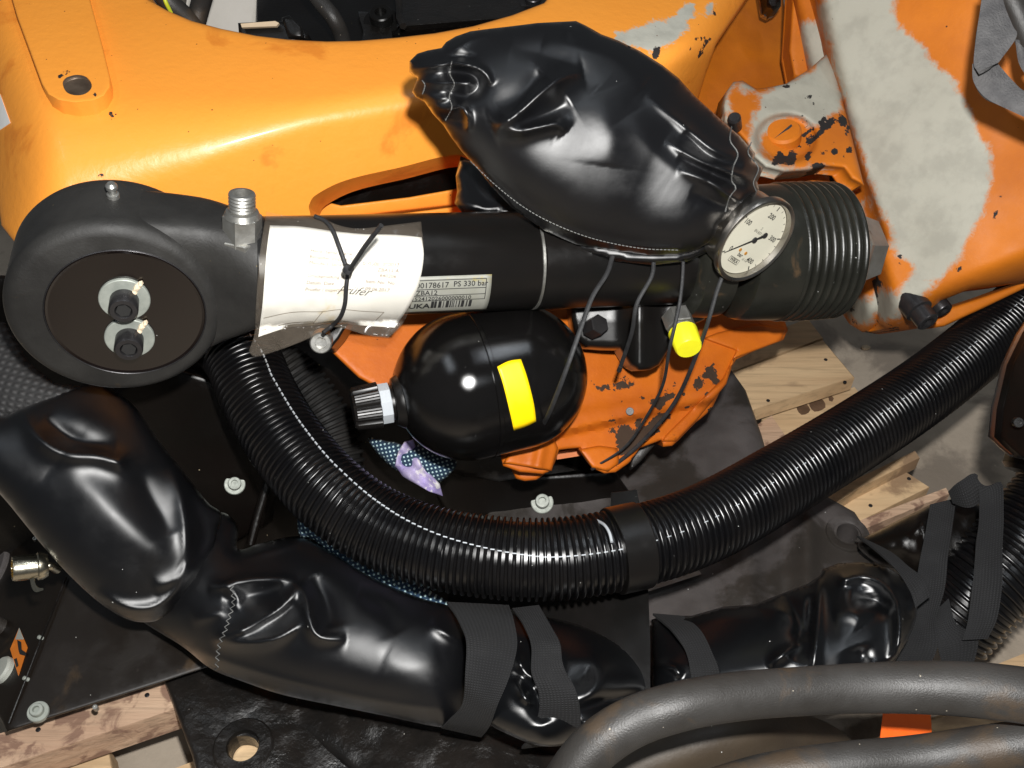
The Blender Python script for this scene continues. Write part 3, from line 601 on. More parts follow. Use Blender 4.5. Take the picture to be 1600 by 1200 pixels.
relief('rear_lower_panel', [(1180, 250), (1345, 240), (1350, 320), (1190, 330)], const(1.02), M['orange_old'], rear, th=.03, step=10, grime=[[(1295, 262), (1322, 262), (1325, 300), (1302, 300)]], wear=[[(1280, 270), (1295, 270), (1292, 283)]])
# ================================================================ WORN FRAME right
wf = thing('worn_orange_frame', 'orange frame casting with large grey primer patches, right', 'machine frame', W(1450, 250, .92))
fa = plane3((1320, 100, .95), (1405, 430, .93), (1560, 120, .875)); fb = plane3((1312, 100, .95), (1390, 430, .93), (1290, 330, 1.15)); fc = plane3((1400, 490, .93), (1540, 440, .90), (1500, 540, 1.15))
def fd(px, py):
    d = smax(fa(px, py), fb(px, py), .012); d = smax(d, fc(px, py), .05)
    p = np.stack([np.asarray(px, float).ravel(), np.asarray(py, float).ravel()], 1); return d+.006*vn(px, py, 90, 3)
relief('frame_body', [(1262, -60), (1275, 20), (1285, 80), (1300, 140), (1322, 200), (1340, 260), (1362, 310), (1383, 375), (1360, 410), (1343, 445), (1346, 478), (1362, 500), (1385, 513), (1412, 517), (1440, 512), (1470, 470), (1520, 450), (1600, 440), (1660, 400), (1660, -60)],
       fd, M['orange_old'], wf, th=.07, er=12, rnd=.014, step=8, sharp=None,
       wear=[[(1282, 0), (1385, -20), (1400, 30), (1425, 60), (1465, 100), (1500, 145), (1513, 170), (1530, 212), (1546, 238), (1546, 285), (1536, 330), (1520, 365), (1500, 400), (1465, 440), (1420, 480), (1395, 500), (1372, 495), (1356, 478), (1350, 462), (1362, 455), (1398, 456), (1425, 432), (1424, 410), (1400, 395), (1388, 360), (1366, 310), (1350, 250), (1328, 190), (1312, 130), (1294, 70)],
             [(1268, 30), (1278, 60), (1292, 110), (1300, 130), (1282, 100)]],
       grime=[[(1355, 440), (1372, 440), (1368, 465), (1356, 460)], [(1544, 328), (1556, 330), (1553, 342), (1545, 340)], [(1554, 300), (1562, 302), (1560, 310)], [(1490, 416), (1504, 420), (1500, 426)], [(1385, 505), (1400, 515), (1392, 520)]]+slivers(8, 1345, 400, 1420, 500, 6, 2, 12, 1.2))
lug = [(1130, 165), (1134, 145), (1146, 128), (1160, 126), (1172, 134), (1182, 139), (1205, 136), (1228, 131), (1262, 110), (1292, 84), (1306, 108), (1318, 160), (1335, 230), (1350, 290), (1330, 280), (1318, 263), (1290, 260), (1262, 266), (1225, 269), (1196, 262), (1178, 246), (1168, 225), (1150, 205), (1132, 190)]
ld = plane3((1150, 150, .93), (1300, 130, .97), (1250, 260, .90))
def lugd(px, py):
    e = ((px-1228)/46.)**2+((py-216)/36.)**2
    return ld(px, py)+.018*(1-1/(1+np.exp(-(e-1)*9)))-.004*np.exp(-((py-(300-.62*(px-1000)))/7.)**2)*0
relief('lug', lug, lugd, M['orange_old'], wf, th=.035, er=8, rnd=.008, step=4, sharp=None,
       wear=[[(1128, 190), (1132, 145), (1148, 128), (1165, 130), (1176, 140), (1168, 142), (1150, 136), (1140, 150), (1138, 170), (1143, 195)],
             [(1178, 190), (1184, 165), (1192, 152), (1210, 136), (1262, 108), (1292, 82), (1310, 110), (1316, 165), (1298, 182), (1286, 196), (1268, 196), (1256, 186), (1238, 182), (1222, 188), (1204, 200), (1192, 218), (1192, 240), (1204, 252), (1218, 258), (1250, 266), (1300, 258), (1250, 272), (1200, 268), (1178, 248), (1172, 222)]],
       grime=[[(1206, 252), (1216, 240), (1236, 238), (1244, 244), (1236, 256), (1214, 260)], [(1262, 215), (1280, 200), (1298, 184), (1304, 190), (1290, 208), (1272, 226), (1262, 224)], [(1278, 255), (1290, 262), (1270, 270)], [(1309, 168), (1322, 190), (1318, 196), (1312, 188)], [(1252, 186), (1262, 190), (1262, 200)]]+slivers(16, 1240, 185, 1325, 262, 9, 3.2, 3, -.8)+slivers(10, 1200, 120, 1300, 175, 3, 1.6, 5, -.6))
bo = W(1224, 206, float(ld(1224, 206))+.012)
lobj('lug_boss', [(-.01, .0165), (.0, .0165), (.0025, .0145), (.003, .0001)], bo, V(-.2, .55, -.8), M['orange_old'], wf, 32)
ruled('boss_slot', [(1210, 216, .925), (1236, 194, .928)], [(1213, 219, .925), (1238, 197, .928)], M['ink'], wf, th=.001)
relief('lower_fin', [(1455, 505), (1485, 480), (1540, 462), (1600, 440), (1660, 395), (1660, 425), (1600, 451), (1540, 480), (1475, 510), (1462, 512)], const(.975), M['orange_old'], wf, th=.03, er=5, rnd=.006, step=6, curved=False)
ab = V(.35, -.75, -.55)
lobj('socket_head_bolt', [(-.02, .013), (.0, .013), (.001, .0105), (.014, .0105), (.015, .0095), (.015, .0055), (.008, .0055), (.008, .0001)], W(1436, 486, .93), ab, M['darksteel'], wf, 28)
lobj('socket_head_bolt', [(-.02, .011), (.0, .011), (.001, .0085), (.011, .0085), (.012, .008), (.012, .0045), (.006, .0045), (.006, .0001)], W(1464, 472, .955), ab, M['darksteel'], wf, 28)
lobj('small_bolt', [(-.01, .006), (.006, .006), (.008, .0045), (.008, .0001)], W(1148, 190, .90), V(-.3, .3, -1), M['darksteel'], wf, 14)
# ================================================================ LOWER ORANGE CASTING
lc = thing('lower_orange_casting', 'grimy orange gearbox casting below the round accumulator', 'machine casting', W(950, 620, .92))
la = plane3((900, 500, .90), (1150, 520, .95), (900, 640, .875)); lb_ = plane3((850, 690, .868), (1000, 648, .885), (900, 740, .90))
def lcd(px, py):
    px = np.asarray(px, float); py = np.asarray(py, float)
    l1 = 687-(px-837)*.218; t = 1/(1+np.exp(-(py-l1)/2.2)); l0 = 640-(px-880)*.19; t0 = np.clip((py-l0)/14, 0, 1)
    return la(px, py)+.010*t-.004*t0*(1-t)+.006*np.clip((px-1000)/60, 0, 1)*np.clip((py-600)/40, 0, 1)
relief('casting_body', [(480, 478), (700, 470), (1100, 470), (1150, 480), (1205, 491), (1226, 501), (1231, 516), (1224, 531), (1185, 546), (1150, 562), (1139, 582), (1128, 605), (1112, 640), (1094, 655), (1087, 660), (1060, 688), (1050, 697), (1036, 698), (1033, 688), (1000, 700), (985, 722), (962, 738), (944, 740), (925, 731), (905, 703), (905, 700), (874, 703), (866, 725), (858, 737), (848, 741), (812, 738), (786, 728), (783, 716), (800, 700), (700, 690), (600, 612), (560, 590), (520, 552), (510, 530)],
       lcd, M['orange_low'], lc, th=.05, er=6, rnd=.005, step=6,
       grime=[[(940, 600), (985, 592), (990, 604), (950, 609)], [(1030, 615), (1060, 605), (1062, 598), (1040, 612)], [(1086, 600), (1104, 575), (1116, 566), (1106, 588), (1092, 612)], [(1005, 665), (1030, 648), (1050, 645), (1030, 668), (1000, 692), (965, 718), (955, 714), (980, 690)], [(965, 670), (985, 668), (980, 690), (965, 700)], [(1108, 590), (1118, 575), (1120, 590)], [(1016, 625), (1055, 610), (1050, 625), (1030, 640)]]+slivers(8, 960, 640, 1040, 725, 9, 2.4, 8, -1.0)+slivers(8, 1020, 580, 1120, 660, 9, 3, 9, -.9)+slivers(14, 850, 590, 1000, 660, 6, 1.8, 10, -.2))
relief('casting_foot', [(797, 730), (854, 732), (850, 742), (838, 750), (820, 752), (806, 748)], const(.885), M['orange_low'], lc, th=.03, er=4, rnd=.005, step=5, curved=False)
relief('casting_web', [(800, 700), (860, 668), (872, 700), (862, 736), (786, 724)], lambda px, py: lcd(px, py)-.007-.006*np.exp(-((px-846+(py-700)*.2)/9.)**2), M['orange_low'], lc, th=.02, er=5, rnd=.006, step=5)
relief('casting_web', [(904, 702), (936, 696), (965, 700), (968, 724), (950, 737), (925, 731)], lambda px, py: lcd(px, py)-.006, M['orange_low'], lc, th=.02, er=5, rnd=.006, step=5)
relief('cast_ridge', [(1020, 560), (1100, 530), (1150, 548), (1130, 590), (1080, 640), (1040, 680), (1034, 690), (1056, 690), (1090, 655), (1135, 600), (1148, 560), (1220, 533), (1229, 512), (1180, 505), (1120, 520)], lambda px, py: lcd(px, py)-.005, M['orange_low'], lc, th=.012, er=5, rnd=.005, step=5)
relief('under_web', [(870, 706), (905, 700), (908, 712), (870, 718)], const(.915), M['orange_low'], lc, th=.02, step=6)
for x, y in [(881, 664), (984, 643)]: socket_bolt(W(x, y, float(lcd(x, y))-.001), V(-.1, .1, -1), lc, .0036, .003, 'plate', False, name='screw')
tag(relief('rubber_wedge', [(985, 712), (1012, 686), (1024, 694), (1000, 722), (985, 735)], const(.93), M['rubber'], None, th=.02, er=4, rnd=.006, step=5), 'small grey rubber wedge below the tie ends', 'wedge')
# ================================================================ BALANCING CYLINDER
cy = thing('balancing_cylinder', 'black hydraulic balancing cylinder with eye, gauge and accumulator', 'hydraulic cylinder', W(700, 411, .77))
t = V(.967, .062, .25); O = W(700, 411, .77)
def s_at(px):
    lo, hi = -.6, .8
    for _ in range(40):
        m_ = (lo+hi)/2; P = O+m_*t-Cc; x = 800+F0*(P@Rr)/(P@Ff)
        if x < px: lo = m_
        else: hi = m_
    return (lo+hi)/2
TR = .0385
pr = [(s_at(400), TR*.9), (s_at(404), TR), (s_at(826), TR), (s_at(828), TR*.985), (s_at(832), TR*.985), (s_at(834), TR*1.015), (s_at(1000), TR*1.03), (s_at(1068), TR*1.03), (s_at(1074), TR*.98), (s_at(1085), TR*.98)]
lobj('tube', pr, O, t, M['blackpaint'], cy, 96)
lobj('silver_ring', [(s_at(827.5), TR*.97), (s_at(828), TR*1.012), (s_at(831.5), TR*1.012), (s_at(832), TR*.97)], O, t, M['steel'], cy, 96)
# eye
n_ = V(.38, -.62, -.68); n_ = n_-t*(n_@t); n_ /= np.linalg.norm(n_); bb = np.cross(t, n_)
E0 = W(185, 450, .734); R0 = .0735; hw = .0335
pr = [(-hw, .06), (-hw, R0-.004), (-hw+.003, R0-.001)]+[(s, R0) for s in np.linspace(-hw+.006, hw-.012, 7)]+[(hw-.010+.010*math.sin(a), R0-.010*(1-math.cos(a))) for a in np.linspace(.15, 1.5, 7)]+[(hw, .0400)]
lobj('eye_housing', pr, E0, n_, M['castiron'], cy, 96, sharp=40)
# neck loft eye -> tube
P0 = E0+t*.0227; P1 = O+s_at(425)*t; mb = MB(); secs = []
for k, u in enumerate(np.linspace(0, 1, 14)):
    e = u*u*(3-2*u); e2 = np.clip((u-.42)/.58, 0, 1); e2 = e2*e2*(3-2*e2); c = P0*(1-u)+P1*u; c = c+n_*((1-e2)*(P0@n_)+e2*(P1@n_)-c@n_)
    hb = .0699*(1-u)+.038*u; hn_ = (hw-.0045)*(1-e2)+.0378*e2; th_ = np.arange(48)/48*6.28319
    ex = 7*(1-e)+2*e; cx = np.sign(np.cos(th_))*np.abs(np.cos(th_))**(2/ex); sx = np.sign(np.sin(th_))*np.abs(np.sin(th_))**(2/ex)
    secs.append(c+cx[:, None]*hb*bb+sx[:, None]*hn_*n_)
v = np.vstack(secs); f = [[i*48+j, i*48+(j+1) % 48, (i+1)*48+(j+1) % 48, (i+1)*48+j] for i in range(13) for j in range(48)]+[list(range(48))[::-1], [13*48+j for j in range(48)]]
mk('eye_neck', v, f, M['castiron'], cy, sharp=50)
DO = E0+n_*(hw-.0005)+t*.0075
lobj('end_disc', [(-.001, .0537), (.0008, .0537), (.0014, .0531), (.0008, .0515), (.0008, .0001)], DO, n_, M['disc'], cy, 96, sharp=20)
lobj('disc_rim', [(-.001, .0546), (.0010, .0546), (.0014, .0541), (.0010, .0536), (-.001, .0536)], DO, n_, M['darksteel'], cy, 96, sharp=60)
for x, y in [(195, 466), (203, 526)]:
    r_ = W(x, y, 1.)-Cc; q = Cc+r_*(((DO+n_*.0008)-Cc)@n_)/(r_@n_)
    b_o = lobj('cap_screw', [(0, .0098), (.0145, .0098), (.016, .0090), (.016, .0060), (.015, .0054), (.008, .0052), (.008, .0001)], q, n_, M['darksteel'], cy, 36)
    lobj('washer', [(0, .0172), (.0022, .0172), (.0028, .0166), (.0028, .0098)], q, n_, M['washer'], b_o, 40)
    v, f = lathe([(.0083, .0001), (.0084, .0044), (.0153, .0052)], q, n_, 6); mk('hex_socket', v, f, M['ink'], b_o, smooth=False)
    mb = MB()
    for du, dv, rr in [(.0095, .0105, .0034), (.012, .013, .0022), (.007, .006, .003)]: mb.add(*lathe([(.0015, rr), (.0042, rr*.7), (.005, .0001)], q+t*du+bb*(-dv if (bb@Uu) < 0 else dv), n_, 7, rfn=lambda th: 1+.3*np.sin(2*th)))
    mb.build('sealant_smear', M['seal'], b_o, smooth=False)
bu = bb if bb@Uu > 0 else -bb
gn = E0+bu*(R0-.001)-n_*.004+t*.006
lobj('grease_nipple', [(-.006, .0042), (.004, .0042), (.0045, .0028), (.007, .0026), (.0085, .0040), (.0110, .0040), (.013, .0024), (.013, .0001)], gn, bu+.15*n_, M['steel'], cy, 16)
# fitting
fax = V(.14, .80, -.56); FO = W(379, 366, .705)
fo = lobj('hydraulic_fitting', [(-.012, .0138), (-.002, .0138), (-.0015, .0136), (.0145, .0136), (.0150, .0128)], FO, fax, M['steel'], cy, 6, sharp=20)
lobj('lock_nut', [(-.014, .0150), (-.013, .0156), (-.003, .0156), (-.0022, .0148)], FO, fax, M['steel'], fo, 6, sharp=20, phase=.5)
pr = [(.014, .0128), (.018, .0112)]
for k in range(5): pr += [(.0185+k*.0026, .0086), (.0198+k*.0026, .0094)]
pr += [(.0315, .0088), (.0318, .0064), (.020, .0058), (.020, .0001)]
lobj('threaded_end', pr, FO, fax, M['steel'], fo, 36, sharp=25)
# type plate
def cylp(S, A, r): # A angle measured from camera-facing direction, + up
    vd = -Ff; vd = vd-t*(vd@t); vd /= np.linalg.norm(vd); ud = np.cross(t, vd); ud = ud*np.sign(ud@Uu)
    A = np.asarray(A); S = np.asarray(S); return O+S[..., None]*t+r*(np.cos(A)[..., None]*vd+np.sin(A)[..., None]*ud)
sa, sb = s_at(560), s_at(750); aA, aB = -.37, -1.34
def plate(name, x0, x1, y0, y1, lift, m, cr=0):   # x along tube m from sb leftwards negative, y angle
    S = np.linspace(x0, x1, 24); A = np.linspace(y0, y1, 14); SS, AA = np.meshgrid(S, A)
    G = cylp(SS, AA, TR+lift); vv, ff = slab(G, .0003, 23, 13); return mk(name, vv, ff, M[m], cy)
tp = plate('type_plate', sa, sb, aA, aB, .0006, 'labelw')
hA = (aA-aB)*TR
def tpm(x0, y0, rot=0): return lambda x, y: cylp(sb-x0+x, aA-(y0-y)/TR, TR+.0009)
def lin(x0, y0, x1, y1, w_=.00028, nm='rule_line', m='ink'):
    k = 14; P_ = np.linspace([x0, y0], [x1, y1], k); d_ = np.array([x1-x0, y1-y0]); d_ = d_/np.linalg.norm(d_); nn = np.array([-d_[1], d_[0]])*w_
    q = np.vstack([P_+nn, P_-nn]); v_ = cylp(sb-q[:, 0], aA-q[:, 1]/TR, TR+.0009); return v_, [[i, i+1, k+i+1, k+i] for i in range(k-1)]
mb = MB()
for y in (.0028, .0100, .0155, .0205): mb.add(*lin(.004, y, .09, y))
mb.add(*lin(.004, .0028, .004, .0205)); mb.build('plate_rules', M['ink'], tp, smooth=False)
for s_, x, y, z in [('PS 330 bar', .029, .0083, .0055), ('00178617', .0570, .0088, .0056), ('ZBA12', .0570, .0148, .0052), ('152412026000000010', .0600, .0200, .0046), ('KUKA', .0665, .0290, .0072)]:
    text('plate_lettering', s_, tpm(x, y), z*1.1, M['ink'], tp, bold=.03 if s_ == 'KUKA' else .012)
mb = MB(); x = .0145
while x < .0435:
    ww = random.choice([.0003, .0005, .0009])
    if x < .016 or x > .0415: ww = .0011
    mb.add(*lin(x, .0212, x-.000, .0292, ww)); x += ww*2+random.choice([.0005, .0009, .0013])
mb.build('barcode', M['ink'], tp, smooth=False)
# accumulator
aa = V(.93, .20, .26); AO = W(767, 596, .815); AR = .0605; hl = .020
pr = [(-hl-AR, .0001)]+[(-hl-AR*math.cos(x), AR*math.sin(x)) for x in np.linspace(.05, 1.5, 20)]+[(-.013, AR), (-.0125, AR*.994), (-.0120, AR*1.006), (-.009, AR*1.006), (-.0085, AR*.997)]+[(hl+AR*math.sin(x), AR*math.cos(x)) for x in np.linspace(.0, 1.52, 20)]+[(hl+AR, .0001)]
acc = lobj('accumulator', pr, AO, aa, M['accu'], cy, 96, sharp=25)
def accp(px, py, lift=.0006):   # ray from the middle of the lens side onto the accumulator surface
    out = []
    for x, y in zip(np.ravel(px), np.ravel(py)):
        r_ = W(x, y, 1.)-Cc; a = .6
        for _ in range(60):
            P = Cc+r_*a; q = P-AO; s = q@aa; rr = np.linalg.norm(q-s*aa); d_ = (rr-AR*1.006) if abs(s) <= hl else math.hypot(abs(s)-hl, rr)-AR*1.006
            a += d_*.8
        out.append(Cc+r_*(a-lift))
    return np.array(out)
stk = coons([(777, 573), (795, 564), (814, 561)], [(803, 673), (822, 667), (838, 659)], [(777, 573), (786, 600), (797, 645), (803, 673)], [(814, 561), (824, 590), (834, 630), (838, 659)], const(.77))
u, v_ = np.meshgrid(np.linspace(0, 1, 9), np.linspace(0, 1, 17)); g = stk(u, v_); q = g-Cc; gx_ = 800+F0*(q@Rr)/(q@Ff); gy_ = 600-F0*(q@Uu)/(q@Ff)
vv, ff = slab(accp(gx_, gy_).reshape(17, 9, 3), .0004, 8, 16); mk('yellow_sticker', vv, ff, M['yellow'], acc)
nk = AO-aa*(hl+AR)
na = V(-.93, -.16, -.22)
lobj('gas_valve_neck', [(-.015, .022), (-.004, .022), (.001, .019), (.0015, .014), (.006, .014)], nk, na, M['blackpaint'], acc, 36)
lobj('white_nut', [(.004, .0165), (.0045, .0168), (.0125, .0168), (.013, .016)], nk, na, M['white'], acc, 10, sharp=20, phase=.2)
vc = lobj('valve_cap', [(.0125, .0175), (.013, .0185), (.032, .0172), (.034, .0155), (.034, .0001)], nk, na, M['blackpaint'], acc, 96, sharp=25, rfn=lambda th: 1-.10*(np.abs(((th*8/6.2832) % 1)-.5) > .40)-.012*np.cos(48*th))
# manifold
man = relief('manifold_block', [(890, 470), (1110, 470), (1100, 500), (1062, 515), (1045, 545), (1030, 570), (1015, 578), (998, 579), (984, 572), (974, 555), (968, 545), (945, 545), (915, 543), (900, 530), (893, 500)], lambda px, py: .835-.018*np.exp(-((px-1000)/22.)**2)-.01*np.exp(-((px-1080)/20.)**2)+.00010*np.maximum(py-500, 0), M['blackpaint'], cy, th=.05, er=8, rnd=.008, step=5)
lobj('plug_screw', [(-.01, .0088), (.004, .0088), (.005, .008), (.005, .0001)], W(933, 509, .822), V(.5, .25, -.9), M['darksteel'], cy, 6, sharp=20)
yx = V(.16, -.72, -.62); YO = W(1064, 512, .80)
yf = lobj('port_fitting', [(-.014, .0125), (.0, .0125), (.001, .012), (.001, .009), (.006, .009)], YO, yx, M['steel'], cy, 6, sharp=20)
lobj('yellow_cap', [(.004, .0110), (.005, .0118), (.022, .0108), (.0235, .0098), (.0235, .0001)], YO, yx, M['ycap'], yf, 60, sharp=35, rfn=lambda th: 1+.012*np.cos(30*th))
# bellows boot
S = s_at
def ringprof():
    p = [(S(1058), .030), (S(1060), .047), (S(1066), .0512), (S(1100), .0520), (S(1113), .0512), (S(1117), .044), (S(1120), .030), (S(1133), .030), (S(1136), .046), (S(1142), .0535), (S(1150), .0552), (S(1165), .0560)]
    return p
boot = lobj('rubber_boot', ringprof()+[(S(1203), .0570), (S(1206), .0570)], O, t, M['boot'], cy, 96, sharp=40)
s0 = S(1204); s1 = S(1300); nr = 8; pitch = (s1-s0)/nr
for k in range(nr):
    a0 = s0+k*pitch; R1 = .0578+.0006*math.sin(k*.5)
    lobj('boot_rib', [(a0, R1-.013), (a0+.0004, R1-.005)]+[(a0+pitch*(.5-.46*math.cos(x)), R1-.005+.0055*math.sin(x)) for x in np.linspace(.1, 3.04, 9)]+[(a0+pitch-.0004, R1-.005), (a0+pitch, R1-.013)], O, t, M['boot'], boot, 96, sharp=60)
lobj('rod_end', [(S(1285), .030), (S(1290), .036), (S(1322), .038), (S(1332), .032), (S(1360), .026)], O, t, M['steel'], cy, 6, sharp=20, phase=.3)
# gauge
gax = V(.48, -.62, -.62); GO = W(1181, 377, .745); gup = V(.42, .90, -.1); _, ga, gb = basis(gax, gup); ga = -ga if (ga@Rr) < 0 else ga; gb = gup-gax*(gup@gax); gb /= np.linalg.norm(gb); ga = np.cross(gb, gax)
ga = ga if ga@Rr > 0 else -ga
GR = .0358
gau = lobj('pressure_gauge', [(-.028, .012), (-.026, GR*.80), (-.022, GR*.86), (-.006, GR*.88), (-.004, GR*1.0), (.000, GR*1.0), (.0012, GR*.985), (.0016, GR*.95), (.0006, GR*.90), (-.003, GR*.875), (-.004, GR*.87), (-.0042, .0001)], GO, gax, M['bright'], cy, 80, sharp=28)
lobj('dial', [(-.005, GR*.86), (-.0035, GR*.86), (-.0032, .0001)], GO, gax, M['dial'], gau, 64)
gm = lambda x, y, l=-.0029: GO+gax*l+np.asarray(x)[..., None]*ga+np.asarray(y)[..., None]*gb
def gstrip(x0, y0, x1, y1, w0, w1=None, l=-.0029):
    w1 = w0 if w1 is None else w1; d_ = np.array([x1-x0, y1-y0]); d_ = d_/np.linalg.norm(d_); nn = np.array([-d_[1], d_[0]])
    a = np.array([x0, y0]); b = np.array([x1, y1]); q = np.array([a+nn*w0, b+nn*w1, b-nn*w1, a-nn*w0]); return gm(q[:, 0], q[:, 1], l), [[0, 1, 2, 3]]
mb = MB(); RD = GR*.83
for k in range(21):
    an = math.radians(225-270*k/20)
    c_, s_ = math.cos(an), math.sin(an); L_ = .12 if k % 5 == 0 else .06
    mb.add(*gstrip(RD*c_, RD*s_, RD*(1-L_)*c_, RD*(1-L_)*s_, .0005 if k % 5 == 0 else .00025))
mb.build('dial_ticks', M['ink'], gau, smooth=False)
def gt(s_, x, y, sz, m='ink', b=.015): text('dial_lettering', s_, lambda X, Y: gm(x+X, y+Y), sz, M[m], gau, 'CENTER', bold=b)
for k, s_ in enumerate(['0', '100', '200', '300', '400']):
    an = math.radians(225-270*k/4); gt(s_, RD*.70*math.cos(an), RD*.70*math.sin(an)-.0018, .0058)
gt('bar', .0, -.0165, .0048); gt('S', 0, .0085, .0035, b=0); gt('EN 837-1', 0, .0050, .0032, b=0); gt('cl 1.6', .0085, -.0175, .003, b=0); gt('WIKA', -.002, -.0222, .0040, b=.02)
mb = MB()
for x0, y0, x1, y1 in [(-.0085, -.0230, .0045, -.0230), (-.0085, -.0190, .0045, -.0190), (-.0085, -.0230, -.0085, -.0190), (.0045, -.0230, .0045, -.0190)]: mb.add(*gstrip(x0, y0, x1, y1, .00018))
mb.build('logo_frame', M['ink'], gau, smooth=False)
for x in (-.0042, .0042): lobj('amber_mark', [(-.0031, .0014), (-.0027, .0014), (-.0026, .0001)], GO+ga*x-gb*.0118, gax, M['amber'], gau, 16)
an = math.radians(225); c_, s_ = math.cos(an), math.sin(an); mb = MB()
mb.add(*gstrip(0, 0, RD*.95*c_, RD*.95*s_, .0009, .00025, -.0016)); mb.add(*gstrip(0, 0, -RD*.30*c_, -RD*.30*s_, .0008, .0014, -.0016))
mb.add(*lathe([(-.0018, .0024), (-.0008, .0022), (-.0008, .0001)], GO, gax, 24)); mb.add(*lathe([(-.0020, .0023), (-.0014, .0023), (-.0014, .0001)], GO-ga*RD*.34*c_-gb*RD*.34*s_, gax, 20))
mb.build('needle', M['ink'], gau, smooth=False)
# black bolt under the pouch
bt = lobj('clamp_bolt', [(-.01, .0085), (.004, .0085), (.005, .0075), (.005, .0045), (.002, .0044), (.002, .0001)], W(502, 534, .77), V(.1, -.3, -1), M['steel'], cy, 24)
relief('clamp_lug', [(470, 505), (545, 505), (530, 530), (515, 548), (490, 548), (478, 530)], const(.785), M['blackpaint'], cy, th=.03, er=5, rnd=.004, step=6)
# ================================================================ POUCH with test certificate
def tubed(px, py, r):
    px = np.asarray(px, float); py = np.asarray(py, float); sh = px.shape; rx = np.stack([(px.ravel()-800)/F0, (600-py.ravel())/F0, np.ones(px.size)], 1)
    tc = np.array([t@Rr, t@Uu, t@Ff]); oc = np.array([(O-Cc)@Rr, (O-Cc)@Uu, (O-Cc)@Ff]); a = rx-(rx@tc)[:, None]*tc; b = -oc+(oc@tc)*tc
    A = (a*a).sum(1); B = 2*a@b; C = b@b-r*r; D = B*B-4*A*C; return ((-B-np.sqrt(np.maximum(D, 0)))/(2*A)).reshape(sh)
pou = thing('document_pouch', 'clear plastic pouch with white test certificate tied on cylinder', 'document pouch', W(525, 430, .7))
def poud(px, py):
    d = tubed(px, py, .0425); e = np.clip((py-470)/90, 0, 1); return d-.012*e*e*0-.004*np.clip((440-px)/40, 0, 1)-.0018*vn(px, py, 30, 4)-.0012*vn(px, py, 14, 2)-.03*np.clip((py-500)/60, 0, 1)*np.clip((520-px)/120, 0, 1)
T_ = [(416, 331), (450, 337), (500, 341), (530, 352), (560, 357), (600, 353), (658, 346)]; L_ = [(416, 331), (406, 400), (400, 480), (398, 520), (389, 548)]; R_ = [(658, 346), (662, 390), (658, 430), (645, 470), (630, 505), (607, 528)]
B_ = [(389, 548), (398, 557), (430, 549), (480, 530), (515, 512), (540, 514), (575, 524), (607, 528)]
EF = coons(T_, B_, L_, R_, poud)
sheet('plastic_film', EF, M['film'], pou, 48, 40, .0003, .0022)
TP = [(422, 352), (470, 354), (520, 361), (570, 366), (620, 367), (659, 371)]; LP = [(422, 352), (416, 400), (411, 470), (404, 526)]; RP = [(659, 371), (662, 400), (656, 438), (642, 474), (617, 512)]; BP = [(404, 526), (450, 512), (495, 508), (525, 504), (560, 508), (617, 512)]
EP = coons(TP, BP, LP, RP, poud)
pap = sheet('certificate_paper', EP, M['paper'], pou, 40, 30, .0003)
def ptx(s_, u0, v0, sz, m='inkfade', sh=0, b=0): text('certificate_lettering', s_, lambda X, Y: EP(np.clip(u0+X, 0, 1), np.clip(v0-Y*1.5, 0, 1), .0006), sz, M[m], pap, shear=sh, bold=b)
for s_, u0, v0 in [('Herst. Serial / Serie', .28, .24), ('Behaelter-Inspect. No.', .28, .30), ('Manufact. Serial No.', .28, .36), ('Druckpruefung ADR', .28, .49), ('Datum  Date', .28, .56), ('Pruefer / Inspector', .28, .63)]: ptx(s_, u0, v0, .034)
for s_, u0, v0 in [('0000001080017', .62, .33), ('ZBA12 A', .72, .39), ('840206', .74, .45), ('Item No. No', .66, .52), ('09.06.2017', .67, .60)]: ptx(s_, u0, v0, .036, 'inkfade', 0, .006)
ptx('Prüfer', .49, .66, .085, 'ink', .5, -.004)
mb = MB()
def pl_(u0, v0, u1, v1, w_=.0022):
    u_ = np.linspace(u0, u1, 16); v2 = np.linspace(v0, v1, 16); d_ = np.array([u1-u0, v1-v0]); d_ /= np.linalg.norm(d_); k = np.array([-d_[1], d_[0]])*w_
    mb.add(EP(np.r_[u_+k[0], u_-k[0]], np.r_[v2+k[1]*1.2, v2-k[1]*1.2], .0006), [[i, i+1, 16+i+1, 16+i] for i in range(15)])
pl_(.02, .84, .44, .85); pl_(.44, .85, .86, .83); pl_(.44, .85, .40, .98); pl_(.86, .83, .83, .97); pl_(.02, .95, .40, .96)
mb.build('certificate_rules', M['inkfade'], pap, smooth=False)
ct = 'cable ties on the cylinder'
tie = thing('cable_tie', 'black cable tie with upright tail knotted around the certificate pouch', 'cable tie', W(545, 425, .68), ct)
tq = lambda pts, l=.005: [(x, y, float(poud(x, y))-l) for x, y in pts]
tube('tie_loop', tq([(492, 338), (508, 345), (520, 360), (530, 385), (538, 408), (543, 425), (541, 450), (539, 475), (532, 495), (520, 508), (505, 520)]), .0016, M['cord'], tie, 10)
tube('tie_tail', [(544, 424, .683), (553, 411, .672), (572, 383, .655), (596, 352, .640)], .0016, M['cord'], tie, 10)
lobj('tie_head', [(-.003, .003), (-.002, .0036), (.002, .0036), (.003, .003)], W(544, 421, .682), V(.5, .8, -.3), M['cord'], tie, 8)
